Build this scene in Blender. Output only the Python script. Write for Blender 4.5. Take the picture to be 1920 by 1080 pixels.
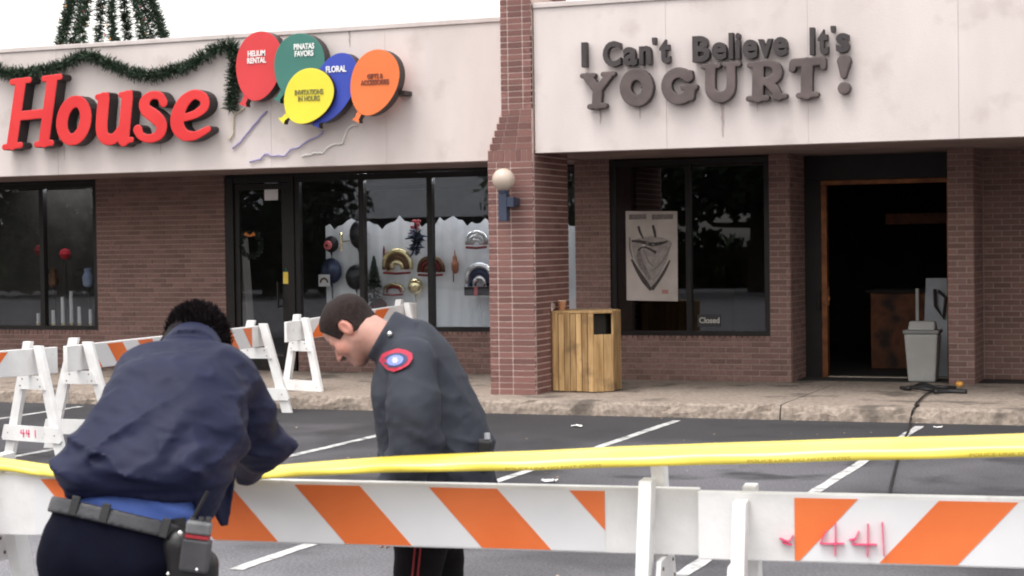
import bpy, bmesh, math, random
import numpy as np
from mathutils import Vector, Matrix
random.seed(7)
RNG = np.random.default_rng(5)
for _o in list(bpy.data.objects): bpy.data.objects.remove(_o)
S = bpy.context.scene
COL = S.collection
# ------------------------------------------------------------------ camera
FPX, YAW, PIT, ROL = 3390.0, 0.37723, 0.02387, -0.01405
CAMZ = 1.8
_r = np.array([math.cos(YAW), math.sin(YAW), 0.0])
FWD = np.array([-math.sin(YAW)*math.cos(PIT), math.cos(YAW)*math.cos(PIT), -math.sin(PIT)])
_u = np.cross(_r, FWD)
RGT = _r*math.cos(ROL) + _u*math.sin(ROL)
UPV = -_r*math.sin(ROL) + _u*math.cos(ROL)
CAM = np.array([0.0, 0.0, CAMZ])
WH = np.array([-math.sin(YAW), math.cos(YAW), 0.0])      # level view direction
cd = bpy.data.cameras.new('camera'); co = bpy.data.objects.new('camera', cd); COL.objects.link(co)
cd.sensor_width = 36.0; cd.lens = FPX/1920*36.0; cd.clip_start = 0.1; cd.clip_end = 3000
M = Matrix.Identity(4)
for i in range(3):
    M[i][0], M[i][1], M[i][2], M[i][3] = RGT[i], UPV[i], -FWD[i], CAM[i]
co.matrix_world = M
cd.dof.use_dof = True; cd.dof.focus_distance = 15.0; cd.dof.aperture_fstop = 8.0
S.camera = co
# ------------------------------------------------------------------ sky and light
SUN_EL, SUN_AZ = math.radians(66), math.radians(205)      # azimuth measured from +Y clockwise
w = bpy.data.worlds.new('World'); S.world = w; w.use_nodes = True
nt = w.node_tree; nt.nodes.clear()
sky = nt.nodes.new('ShaderNodeTexSky'); sky.sky_type = 'NISHITA'; sky.sun_disc = False
sky.sun_elevation = SUN_EL; sky.sun_rotation = SUN_AZ; sky.air_density = 3.0; sky.dust_density = 3.0; sky.ozone_density = 1.0
hs = nt.nodes.new('ShaderNodeHueSaturation'); hs.inputs['Saturation'].default_value = 0.12
bg = nt.nodes.new('ShaderNodeBackground'); bg.inputs['Strength'].default_value = 0.15
wo = nt.nodes.new('ShaderNodeOutputWorld')
nt.links.new(sky.outputs[0], hs.inputs['Color']); nt.links.new(hs.outputs[0], bg.inputs['Color']); nt.links.new(bg.outputs[0], wo.inputs[0])
sd = bpy.data.lights.new('sun', 'SUN'); sd.energy = 0.6; sd.angle = math.radians(25); sd.color = (1.0, 0.96, 0.93)
so = bpy.data.objects.new('sun', sd); COL.objects.link(so)
_sd = Vector((math.sin(SUN_AZ)*math.cos(SUN_EL), math.cos(SUN_AZ)*math.cos(SUN_EL), math.sin(SUN_EL)))
so.rotation_euler = _sd.to_track_quat('Z', 'Y').to_euler(); so.location = (0, -10, 30)
S.view_settings.view_transform = 'Standard'; S.view_settings.look = 'None'
S.view_settings.exposure = 1.15; S.view_settings.gamma = 1.0; S.view_settings.use_curve_mapping = False
S.cycles.use_denoising = True; S.cycles.pixel_filter_type = 'BLACKMAN_HARRIS'; S.cycles.filter_width = 2.0; S.cycles.max_bounces = 8; S.cycles.transparent_max_bounces = 12
# ------------------------------------------------------------------ photo pixel -> point
def ray(x, y): return FWD + RGT*(x-960)/FPX - UPV*(y-540)/FPX
def onz(x, y, z): d = ray(x, y); return CAM + d*(z-CAMZ)/d[2]
def ony(x, y, Y): d = ray(x, y); return CAM + d*Y/d[1]
def atz(x, y, Z): return CAM + Z*ray(x, y)
def proj(P):
    d = np.asarray(P)-CAM; z = d@FWD
    return 960+FPX*(d@RGT)/z, 540-FPX*(d@UPV)/z, z
# ------------------------------------------------------------------ materials
MATS = {}
def mat(name, c1, c2=None, rough=0.7, scale=8.0, detail=4.0, contrast=(0.35, 0.65), bump=0.0, bscale=60.0, metal=0.0, spec=0.4,
        stretch=(1, 1, 1), rnd=0.0, attr=None, coat=0.0, coords='Object', spots=None, sheen=0.0):
    if name in MATS: return MATS[name]
    m = bpy.data.materials.new(name); m.use_nodes = True; t = m.node_tree; N = t.nodes; L = t.links
    b = N['Principled BSDF']; b.inputs['Roughness'].default_value = rough; b.inputs['Metallic'].default_value = metal
    b.inputs['Specular IOR Level'].default_value = spec; b.inputs['Coat Weight'].default_value = coat
    if sheen: b.inputs['Sheen Weight'].default_value = sheen
    tc = N.new('ShaderNodeTexCoord'); src = tc.outputs[coords]
    if coords == 'World':
        pass
    mp = N.new('ShaderNodeMapping'); mp.inputs['Scale'].default_value = stretch; L.new(src, mp.inputs[0])
    col = None
    if attr:
        a = N.new('ShaderNodeAttribute'); a.attribute_name = attr; col = a.outputs['Color']
        if c2 is not None:
            n = N.new('ShaderNodeTexNoise'); n.inputs['Scale'].default_value = scale; L.new(mp.outputs[0], n.inputs['Vector'])
            mx = N.new('ShaderNodeMix'); mx.data_type = 'RGBA'; mx.blend_type = 'MULTIPLY'; mx.inputs[0].default_value = 1
            rp = N.new('ShaderNodeValToRGB'); rp.color_ramp.elements[0].color = (*c1, 1); rp.color_ramp.elements[1].color = (*c2, 1)
            rp.color_ramp.elements[0].position, rp.color_ramp.elements[1].position = contrast
            L.new(n.outputs[0], rp.inputs[0]); L.new(col, mx.inputs[6]); L.new(rp.outputs[0], mx.inputs[7]); col = mx.outputs[2]
    elif c2 is not None:
        n = N.new('ShaderNodeTexNoise'); n.inputs['Scale'].default_value = scale; n.inputs['Detail'].default_value = detail
        L.new(mp.outputs[0], n.inputs['Vector'])
        rp = N.new('ShaderNodeValToRGB'); rp.color_ramp.elements[0].color = (*c1, 1); rp.color_ramp.elements[1].color = (*c2, 1)
        rp.color_ramp.elements[0].position, rp.color_ramp.elements[1].position = contrast
        L.new(n.outputs[0], rp.inputs[0]); col = rp.outputs[0]
    if col is None: b.inputs['Base Color'].default_value = (*c1, 1)
    if spots and col is not None:                       # (colour, scale, threshold, strength)
        sc, ss, th, st = spots
        n2 = N.new('ShaderNodeTexNoise'); n2.inputs['Scale'].default_value = ss; n2.inputs['Detail'].default_value = 5
        L.new(src, n2.inputs['Vector'])
        r2 = N.new('ShaderNodeValToRGB'); r2.color_ramp.elements[0].position = th; r2.color_ramp.elements[1].position = min(1, th+0.12)
        r2.color_ramp.elements[0].color = (0, 0, 0, 1); r2.color_ramp.elements[1].color = (st, st, st, 1)
        L.new(n2.outputs[0], r2.inputs[0])
        mx = N.new('ShaderNodeMix'); mx.data_type = 'RGBA'; mx.inputs[7].default_value = (*sc, 1)
        L.new(r2.outputs[0], mx.inputs[0]); L.new(col, mx.inputs[6]); col = mx.outputs[2]
    if rnd and col is not None:
        oi = N.new('ShaderNodeObjectInfo'); ge = N.new('ShaderNodeNewGeometry')
        ad = N.new('ShaderNodeMath'); ad.operation = 'ADD'; L.new(oi.outputs['Random'], ad.inputs[0]); L.new(ge.outputs['Random Per Island'], ad.inputs[1])
        fr = N.new('ShaderNodeMath'); fr.operation = 'FRACT'; L.new(ad.outputs[0], fr.inputs[0])
        mr = N.new('ShaderNodeMapRange'); mr.inputs[3].default_value = 1-rnd; mr.inputs[4].default_value = 1+rnd; L.new(fr.outputs[0], mr.inputs[0])
        h = N.new('ShaderNodeHueSaturation'); L.new(mr.outputs[0], h.inputs['Value']); L.new(col, h.inputs['Color']); col = h.outputs[0]
    if col is not None: L.new(col, b.inputs['Base Color'])
    if bump:
        bn = N.new('ShaderNodeTexNoise'); bn.inputs['Scale'].default_value = bscale; bn.inputs['Detail'].default_value = 3
        L.new(mp.outputs[0], bn.inputs['Vector'])
        bu = N.new('ShaderNodeBump'); bu.inputs['Strength'].default_value = bump; bu.inputs['Distance'].default_value = 0.01
        L.new(bn.outputs[0], bu.inputs['Height']); L.new(bu.outputs[0], b.inputs['Normal'])
    MATS[name] = m
    return m
def glass_mat(name, tint=(0.9, 0.91, 0.91), ior=1.85):
    m = bpy.data.materials.new(name); m.use_nodes = True; t = m.node_tree; N = t.nodes; L = t.links
    N.remove(N['Principled BSDF'])
    fr = N.new('ShaderNodeFresnel'); fr.inputs[0].default_value = ior
    tr = N.new('ShaderNodeBsdfTransparent'); tr.inputs[0].default_value = (*tint, 1)
    gl = N.new('ShaderNodeBsdfGlossy'); gl.inputs['Roughness'].default_value = 0.012; gl.inputs['Color'].default_value = (0.9, 0.9, 0.93, 1)
    nn = N.new('ShaderNodeTexNoise'); nn.inputs['Scale'].default_value = 1.6; nn.inputs['Detail'].default_value = 1
    tc = N.new('ShaderNodeTexCoord'); L.new(tc.outputs['Object'], nn.inputs['Vector'])
    bu = N.new('ShaderNodeBump'); bu.inputs['Strength'].default_value = 0.02; bu.inputs['Distance'].default_value = 0.01
    L.new(nn.outputs[0], bu.inputs['Height']); L.new(bu.outputs[0], gl.inputs['Normal'])
    ge = N.new('ShaderNodeNewGeometry'); iv = N.new('ShaderNodeMath'); iv.operation = 'SUBTRACT'; iv.inputs[0].default_value = 1.0; L.new(ge.outputs['Backfacing'], iv.inputs[1])
    mu = N.new('ShaderNodeMath'); mu.operation = 'MULTIPLY'; L.new(fr.outputs[0], mu.inputs[0]); L.new(iv.outputs[0], mu.inputs[1])   # one reflection per pane
    mx = N.new('ShaderNodeMixShader'); L.new(mu.outputs[0], mx.inputs[0]); L.new(tr.outputs[0], mx.inputs[1]); L.new(gl.outputs[0], mx.inputs[2])
    L.new(mx.outputs[0], N['Material Output'].inputs[0]); MATS[name] = m
    return m
# ------------------------------------------------------------------ mesh building
class MB:
    def __init__(s): s.v = []; s.f = []; s.m = []
    def add(s, vs, fs, mi=0):
        o = len(s.v); s.v += [tuple(map(float, q)) for q in vs]; s.f += [tuple(i+o for i in q) for q in fs]; s.m += [mi]*len(fs); return s
    def box(s, x0, x1, y0, y1, z0, z1, mi=0):
        vs = [(x, y, z) for x in (x0, x1) for y in (y0, y1) for z in (z0, z1)]
        return s.add(vs, [(0, 1, 3, 2), (4, 6, 7, 5), (0, 4, 5, 1), (2, 3, 7, 6), (0, 2, 6, 4), (1, 5, 7, 3)], mi)
    def beam(s, a, b, w, h, up=(0, 0, 1), mi=0):
        a, b, up = Vector(a), Vector(b), Vector(up); d = (b-a).normalized(); x = d.cross(up).normalized(); y = x.cross(d).normalized()
        vs = [p+x*sx*w/2+y*sy*h/2 for p in (a, b) for sx in (-1, 1) for sy in (-1, 1)]
        return s.add(vs, [(0, 1, 3, 2), (4, 6, 7, 5), (0, 4, 5, 1), (2, 3, 7, 6), (0, 2, 6, 4), (1, 5, 7, 3)], mi)
    def tube(s, pts, r, n=8, mi=0, cap=True):
        P = [Vector(p) for p in pts]; R = r if hasattr(r, '__len__') else [r]*len(P); rings = []; ref = None
        vs, fs = [], []
        for i, p in enumerate(P):
            d = (P[min(i+1, len(P)-1)]-P[max(i-1, 0)]).normalized()
            if ref is None: ref = Vector((0, 0, 1)) if abs(d.z) < .9 else Vector((1, 0, 0))
            x = d.cross(ref).normalized(); y = x.cross(d).normalized(); ref = y
            for k in range(n):
                a = 2*math.pi*k/n; vs.append(p+(x*math.cos(a)+y*math.sin(a))*R[i])
        for i in range(len(P)-1):
            for k in range(n):
                k2 = (k+1) % n; fs.append((i*n+k, (i+1)*n+k, (i+1)*n+k2, i*n+k2))
        if cap: fs.append(tuple(range(n))); fs.append(tuple((len(P)-1)*n+k for k in reversed(range(n))))
        return s.add(vs, fs, mi)
    def prism(s, poly, ext, mi_face=0, mi_side=0):
        """poly: 3-D outline, ext: extrusion vector"""
        n = len(poly); e = np.asarray(ext, float); A = [np.asarray(p, float) for p in poly]
        s.add(A+[p+e for p in A], [tuple(range(n))], mi_face); o = len(s.v)-2*n
        s.f.append(tuple(o+n+k for k in reversed(range(n)))); s.m.append(mi_face)
        for k in range(n):
            k2 = (k+1) % n; s.f.append((o+k2, o+k, o+n+k, o+n+k2)); s.m.append(mi_side)
        return s
    def lathe(s, prof, c=(0, 0, 0), n=24, mi=0):
        vs = [(c[0]+r*math.cos(2*math.pi*k/n), c[1]+r*math.sin(2*math.pi*k/n), c[2]+z) for r, z in prof for k in range(n)]
        fs = [(i*n+k, i*n+(k+1) % n, (i+1)*n+(k+1) % n, (i+1)*n+k) for i in range(len(prof)-1) for k in range(n)]
        fs += [tuple(reversed(range(n))), tuple((len(prof)-1)*n+k for k in range(n))]
        return s.add(vs, fs, mi)
    def build(s, name, m, parent=None, smooth=False, bevel=0.0, fix=True):
        base = parent_base(parent)
        me = bpy.data.meshes.new(name)
        me.from_pydata([(x-base[0], y-base[1], z-base[2]) for x, y, z in s.v], [], s.f)
        for q in (m if isinstance(m, (list, tuple)) else [m]): me.materials.append(q)
        me.polygons.foreach_set('material_index', s.m)
        if fix:
            bm = bmesh.new(); bm.from_mesh(me); bmesh.ops.recalc_face_normals(bm, faces=bm.faces); bm.to_mesh(me); bm.free()
        if smooth: me.polygons.foreach_set('use_smooth', [True]*len(me.polygons))
        me.update()
        o = bpy.data.objects.new(name, me); COL.objects.link(o)
        if parent is not None: o.parent = parent
        if bevel:
            md = o.modifiers.new('bevel', 'BEVEL'); md.width = bevel; md.segments = 2; md.limit_method = 'ANGLE'
        return o
def parent_base(p):
    b = np.zeros(3)
    while p is not None: b += np.array(p.location); p = p.parent
    return b
def tag(o, label=None, cat=None, group=None, kind=None):
    if label: o['label'] = label
    if cat: o['category'] = cat
    if group: o['group'] = group
    if kind: o['kind'] = kind
    return o
def thing(name, loc, label, cat, group=None):
    o = bpy.data.objects.new(name, None); COL.objects.link(o); o.location = tuple(float(q) for q in loc); o.empty_display_size = .1
    return tag(o, label, cat, group)
def wmesh(name, V, F, m, parent=None, smooth=True, col=None, mi=None):
    """arrays of world points and quads"""
    base = parent_base(parent); me = bpy.data.meshes.new(name)
    V = np.asarray(V, np.float32)-base.astype(np.float32)
    me.from_pydata([tuple(map(float, q)) for q in V], [], [tuple(int(i) for i in q) for q in F])
    for q in (m if isinstance(m, (list, tuple)) else [m]): me.materials.append(q)
    if smooth: me.polygons.foreach_set('use_smooth', [True]*len(me.polygons))
    if col is not None:
        a = me.color_attributes.new('Col', 'FLOAT_COLOR', 'POINT'); a.data.foreach_set('color', np.c_[col, np.ones(len(col))].astype(np.float32).ravel())
    if mi is not None: me.polygons.foreach_set('material_index', mi)
    me.update(); o = bpy.data.objects.new(name, me); COL.objects.link(o)
    if parent is not None: o.parent = parent
    return o
# ------------------------------------------------------------------ distance fields -> meshes
def snet(f, lo, hi, h):
    lo = np.asarray(lo, float); n = np.ceil((np.asarray(hi, float)-lo)/h).astype(int)+1
    g = np.stack(np.meshgrid(*[lo[i]+h*np.arange(n[i]) for i in range(3)], indexing='ij'), -1)
    V = f(g.reshape(-1, 3)).reshape(n); s = V < 0
    cs = [(a, b, c) for a in (0, 1) for b in (0, 1) for c in (0, 1)]
    sl = lambda A, c: A[c[0]:n[0]-1+c[0], c[1]:n[1]-1+c[1], c[2]:n[2]-1+c[2]]
    cnt = sum(sl(s, c).astype(np.int8) for c in cs); act = (cnt > 0) & (cnt < 8)
    ci = np.argwhere(act); ids = -np.ones(act.shape, np.int64); ids[act] = np.arange(len(ci))
    vals = {c: sl(V, c)[act] for c in cs}; acc = np.zeros((len(ci), 3)); k = np.zeros(len(ci))
    for c in cs:
        for ax in range(3):
            if c[ax] == 0:
                d = list(c); d[ax] = 1; d = tuple(d); a, b = vals[c], vals[d]; x = (a < 0) != (b < 0)
                t = np.where(x, a/np.where(x, a-b, 1), 0); p = np.tile(np.array(c, float), (len(ci), 1)); p[:, ax] += t
                acc += p*x[:, None]; k += x
    P = lo+h*(ci+acc/k[:, None]); F = []
    for ax in range(3):
        o = [q for q in range(3) if q != ax]
        A = np.moveaxis(s, [ax, o[0], o[1]], [0, 1, 2]); I = np.moveaxis(ids, [ax, o[0], o[1]], [0, 1, 2])
        x = (A[:-1] != A[1:])[:, 1:-1, 1:-1]; e = np.argwhere(x); i, j, l = e[:, 0], e[:, 1]+1, e[:, 2]+1
        q = np.stack([I[i, j-1, l-1], I[i, j, l-1], I[i, j, l], I[i, j-1, l]], 1)
        flip = A[i, j, l] ^ (ax == 1); q[~flip] = q[~flip][:, ::-1]; F.append(q)
    return P, np.concatenate(F)
def rcone(P, a, b, ra, rb):
    a, b = np.asarray(a, float), np.asarray(b, float); d = b-a; t = np.clip((P-a)@d/max(1e-9, d@d), 0, 1)
    return np.linalg.norm(P-(a+t[:, None]*d), axis=1)-(ra+t*(rb-ra))
def ell(P, c, r, R=None):
    q = P-np.asarray(c, float)
    if R is not None: q = q@R            # columns of R are the local axes
    r = np.asarray(r, float); k0 = np.linalg.norm(q/r, axis=1); k1 = np.linalg.norm(q/(r*r), axis=1)
    return k0*(k0-1)/np.maximum(k1, 1e-6)
def smin(a, b, k):
    h = np.clip(0.5+0.5*(b-a)/k, 0, 1); return b*(1-h)+a*h-k*h*(1-h)
def sub(a, b, k): return -smin(-a, b, k)
def chain(P, pts, rs, k=0.02):
    d = None
    for i in range(len(pts)-1):
        e = rcone(P, pts[i], pts[i+1], rs[i], rs[i+1]); d = e if d is None else smin(d, e, k)
    return d
def wob(P, s, seed=0):
    r = np.random.default_rng(seed); o = np.zeros(len(P))
    for i in range(6):
        k = r.normal(size=3)*s; o += np.sin(P@k+r.uniform(0, 6.28))
    return o/6
def _hash(i, j, k, s):
    n = (i*73856093) ^ (j*19349663) ^ (k*83492791) ^ (s*2654435761); n = (n ^ (n >> 13))*1274126177; n = n ^ (n >> 16)
    return (n & 0xffff)/65535.0
def vnoise(P, s=0):
    I = np.floor(P).astype(np.int64); f = P-I; f = f*f*f*(f*(f*6-15)+10); o = 0
    for a in (0, 1):
        for b in (0, 1):
            for c in (0, 1):
                w_ = (f[:, 0] if a else 1-f[:, 0])*(f[:, 1] if b else 1-f[:, 1])*(f[:, 2] if c else 1-f[:, 2])
                o = o+w_*_hash(I[:, 0]+a, I[:, 1]+b, I[:, 2]+c, s)
    return o
def crease(P, ax, s=0, p=3.0):
    """ridged noise in stretched coordinates: ax = three (direction, cycles per metre)"""
    Q = np.stack([P@np.asarray(d, float)*k for d, k in ax], 1); n = vnoise(Q, s)*.65+vnoise(Q*2.1+7, s+1)*.35
    return (1-np.abs(2*n-1))**p
def seg2(P2, pts, rs, k=0.0):
    d = None
    for i in range(len(pts)-1):
        a, b = np.array(pts[i]), np.array(pts[i+1]); e = b-a; t = np.clip((P2-a)@e/max(1e-9, e@e), 0, 1)
        q = np.linalg.norm(P2-(a+t[:, None]*e), axis=1)-(rs[i]+t*(rs[i+1]-rs[i]))
        d = q if d is None else (smin(d, q, k) if k else np.minimum(d, q))
    return d
def text_mesh(txt, size=1.0, offset=0.0, extrude=0.0, space=1.0, align='LEFT', bevel=0.0):
    c = bpy.data.curves.new('t', 'FONT'); c.body = txt; c.size = size; c.offset = offset; c.extrude = extrude; c.space_character = space; c.align_x = align
    c.bevel_depth = bevel; c.resolution_u = 4
    o = bpy.data.objects.new('t', c); COL.objects.link(o); bpy.context.view_layer.update()
    me = bpy.data.meshes.new_from_object(o.evaluated_get(bpy.context.evaluated_depsgraph_get()))
    V = np.array([v.co[:] for v in me.vertices]); F = [tuple(p.vertices) for p in me.polygons]
    bpy.data.objects.remove(o); bpy.data.curves.remove(c); bpy.data.meshes.remove(me)
    return V, F
# ------------------------------------------------------------------ palette
m_asph = mat('asphalt', (0.022, 0.020, 0.023), (0.125, 0.118, 0.13), rough=0.88, scale=0.33, detail=12, contrast=(0.40, 0.66), bump=0.9, bscale=70, spots=((0.018, 0.017, 0.018), 1.3, 0.55, 0.8), stretch=(1.0, .55, 1))
def wear_bands(m):
    # the driving lane is worn pale, the strip along the kerb is patched with dark sealer (ragged edges)
    t = m.node_tree; N, L = t.nodes, t.links; b = N['Principled BSDF']; src = b.inputs['Base Color'].links[0].from_socket
    tc = N.new('ShaderNodeTexCoord'); sp = N.new('ShaderNodeSeparateXYZ'); L.new(tc.outputs['Object'], sp.inputs[0])
    no = N.new('ShaderNodeTexNoise'); no.inputs['Scale'].default_value = .7; no.inputs['Detail'].default_value = 8; L.new(tc.outputs['Object'], no.inputs['Vector'])
    sc = N.new('ShaderNodeMath'); sc.operation = 'MULTIPLY_ADD'; sc.inputs[1].default_value = 4.0; L.new(no.outputs[0], sc.inputs[0]); L.new(sp.outputs['Y'], sc.inputs[2])
    for lo, hi, colr, k in ((12.4, 10.6, (.19, .182, .195), .75), (17.0, 18.2, (.026, .024, .026), .8)):
        mr = N.new('ShaderNodeMapRange'); mr.inputs[1].default_value = lo; mr.inputs[2].default_value = hi; mr.inputs[4].default_value = k; L.new(sc.outputs[0], mr.inputs[0])
        mx = N.new('ShaderNodeMix'); mx.data_type = 'RGBA'; mx.inputs[7].default_value = (*colr, 1); L.new(mr.outputs[0], mx.inputs[0]); L.new(src, mx.inputs[6]); src = mx.outputs[2]
    fn = N.new('ShaderNodeTexNoise'); fn.inputs['Scale'].default_value = 55; fn.inputs['Detail'].default_value = 2; L.new(tc.outputs['Object'], fn.inputs['Vector'])
    mr = N.new('ShaderNodeMapRange'); mr.inputs[1].default_value = .3; mr.inputs[2].default_value = .7; mr.inputs[3].default_value = .65; mr.inputs[4].default_value = 1.35; L.new(fn.outputs[0], mr.inputs[0])
    h = N.new('ShaderNodeHueSaturation'); L.new(mr.outputs[0], h.inputs['Value']); L.new(src, h.inputs['Color']); L.new(h.outputs[0], b.inputs['Base Color'])
wear_bands(m_asph)
m_conc = mat('sidewalk_concrete', (0.20, 0.157, 0.128), (0.33, 0.27, 0.225), rough=0.9, scale=22, detail=8, bump=0.4, bscale=160, spots=((0.075, 0.06, 0.05), 2.3, 0.54, 0.8))
m_paint = mat('line_paint', (0.28, 0.27, 0.27), (0.52, 0.51, 0.50), rough=0.8, scale=14, detail=8, contrast=(0.3, 0.55), bump=.2, bscale=120, spots=((0.07, 0.07, 0.073), 7, 0.53, 0.8))
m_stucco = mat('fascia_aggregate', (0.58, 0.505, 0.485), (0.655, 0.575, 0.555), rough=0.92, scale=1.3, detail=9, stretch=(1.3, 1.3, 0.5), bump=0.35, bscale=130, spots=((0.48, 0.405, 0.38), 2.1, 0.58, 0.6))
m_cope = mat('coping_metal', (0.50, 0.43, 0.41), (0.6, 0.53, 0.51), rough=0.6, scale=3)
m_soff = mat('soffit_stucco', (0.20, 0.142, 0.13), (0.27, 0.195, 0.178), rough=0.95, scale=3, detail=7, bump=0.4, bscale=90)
m_brick = mat('brown_brick', (0.15, 0.083, 0.072), (0.215, 0.125, 0.108), rough=0.9, scale=26, detail=5, bump=0.5, bscale=90, rnd=0.2)
m_mort = mat('wall_mortar', (0.27, 0.20, 0.18), (0.34, 0.25, 0.225), rough=0.95, scale=20, bump=.3)
m_pbrick = mat('red_brown_brick', (0.16, 0.075, 0.068), (0.235, 0.115, 0.10), rough=0.9, scale=26, detail=5, bump=0.5, bscale=90, rnd=0.2)
m_pmort = mat('pier_mortar', (0.56, 0.42, 0.38), (0.66, 0.51, 0.46), rough=0.95, scale=20, bump=.3)
m_bronze = mat('bronze_frame', (0.007, 0.005, 0.005), (0.012, 0.009, 0.0085), rough=0.45, scale=5, spec=0.3)
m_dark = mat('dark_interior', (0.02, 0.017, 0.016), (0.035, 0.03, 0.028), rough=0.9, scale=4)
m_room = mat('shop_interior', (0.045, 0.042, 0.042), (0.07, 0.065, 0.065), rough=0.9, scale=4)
m_roof = mat('roof_gravel', (0.2, 0.19, 0.18), (0.3, 0.28, 0.27), rough=0.95, scale=30, bump=.4)
m_glass = glass_mat('window_glass')
m_glassd = glass_mat('dark_glass', (0.5, 0.51, 0.52), 1.85)
m_copper = mat('copper_door_frame', (0.13, 0.045, 0.018), (0.25, 0.095, 0.035), rough=0.45, scale=7, metal=0.5)
m_white = mat('white_board_paint', (0.68, 0.66, 0.65), (0.8, 0.785, 0.78), rough=0.6, scale=5, detail=6, bump=.15, bscale=40, spots=((0.42, 0.36, 0.33), 9, 0.64, 0.55))
SOF, FT, YR, YL, WR, WL, DY, CURB, SW = 2.80, 4.43, 18.5, 19.4, 20.8, 21.4, 21.58, 17.87, 0.15
# ------------------------------------------------------------------ ground
g = MB().add([(-400, -300, 0), (400, -300, 0), (400, 500, 0), (-400, 500, 0)], [(0, 1, 2, 3)]).build('parking_lot', m_asph)
tag(g, 'dark worn asphalt parking lot in front of the shops', 'parking lot', kind='structure')
for X in (-14.75, -12.33, -9.92, -7.54, -5.18, -2.76, -0.36, 2.05):
    n = 40; vs, fs = [], []
    for i in range(n+1):
        y = 8.8+(17.55-8.8)*i/n
        vs += [(X-.043+random.uniform(-.007, .007), y, .004), (X+.043+random.uniform(-.007, .007), y, .004)]
        if i: fs.append((2*i-2, 2*i-1, 2*i+1, 2*i))
    o = MB().add(vs, fs).build('stall_line', m_paint); tag(o, kind='structure')
# sidewalk slabs with a worn kerb edge
sw = bpy.data.objects.new('sidewalk', None); COL.objects.link(sw); sw.location = (-7, 17.9, 0); tag(sw, 'tan concrete sidewalk with a chipped kerb below the shops', 'sidewalk', kind='structure')
JX = [-30, -19.6, -15.8, -11.9, -8.05, -4.2, -0.35, 3.5, 7.4, 18]
for a, b in zip(JX[:-1], JX[1:]):
    a += .007; b -= .007; n = max(8, int((b-a)/.11)); vs, fs = [], []
    for i in range(n+1):
        x = a+(b-a)*i/n; j = lambda s: random.gauss(0, s)
        chip = .05*max(0, random.gauss(-.6, 1)) if .02 < i/n < .98 else 0
        vs += [(x, CURB+j(.006), -.02), (x, CURB+.012+j(.006), .055+j(.01)), (x, CURB+.03+chip+j(.006), .118-chip*.4+j(.006)), (x, CURB+.065+chip+j(.008), .146), (x, CURB+.2+chip, SW), (x, 22.5, SW)]
        if i:
            for k in range(5): p = (i-1)*6+k; q = i*6+k; fs.append((p, q, q+1, p+1))
    fs.append((0, 1, 2, 3, 4, 5)); fs.append(tuple(n*6+k for k in (5, 4, 3, 2, 1, 0)))
    MB().add(vs, fs).build('slab', m_conc, sw)
MB().box(-30, 18, CURB+.25, 22.4, -.02, .142).build('joint_bed', mat('joint_dirt', (0.03, 0.026, 0.022), (0.05, 0.042, 0.035), rough=1, scale=20), sw)
# ------------------------------------------------------------------ bricks
UNIT = {}
def unit_brick(m):
    if m.name not in UNIT:
        b = MB().box(-.5, .5, -.5, .5, -.5, .5); o = b.build('brick', m); UNIT[m.name] = o.data; bpy.data.objects.remove(o)
    return UNIT[m.name]
def courses(u0, u1, z0, z1, stack=None, H=.0667, Lb=.2035, J=.013, soldier=False):
    out = []
    if soldier:
        n = max(1, round((u1-u0)/.068))
        return [(u0+(u1-u0)*i/n+.004, u0+(u1-u0)*(i+1)/n-.004, z0+.004, z1-.004) for i in range(n)]
    nz = max(1, round((z1-z0)/H)); h = (z1-z0)/nz
    for r in range(nz):
        za, zb = z0+r*h+J/2, z0+(r+1)*h-J/2
        if stack is not None:
            ed = [u0]+[u0+s for s in stack]+[u1]
        else:
            ed = [u0]; u = u0+(Lb if r % 2 else Lb/2)
            while u < u1-.035: ed.append(u); u += Lb
            ed.append(u1)
        for i in range(len(ed)-1):
            a = ed[i]+(J/2 if i else 0); b = ed[i+1]-(J/2 if i < len(ed)-2 else 0)
            out.append((a, b, za, zb))
    return out
def brick_boxes(axis, pos, u0, u1, z0, z1, proud=.006, depth=.04, **k):
    """axis '-y': face looking to -Y at y=pos; '+x' / '-x': face at x=pos"""
    res = []
    for a, b, za, zb in courses(u0, u1, z0, z1, **k):
        d = random.uniform(-.0018, .0018)
        if axis == '-y': res.append(((a+b)/2, pos-proud+d+depth/2, (za+zb)/2, b-a, depth, zb-za))
        elif axis == '+x': res.append((pos+proud+d-depth/2, (a+b)/2, (za+zb)/2, depth, b-a, zb-za))
        else: res.append((pos-proud+d+depth/2, (a+b)/2, (za+zb)/2, depth, b-a, zb-za))
    return res
HIDE = [(110, 600, 540, 1080), (690, 640, 920, 1080), (600, 555, 720, 690), (1025, 575, 1140, 740), (1060, 900, 1920, 1080)]
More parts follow.
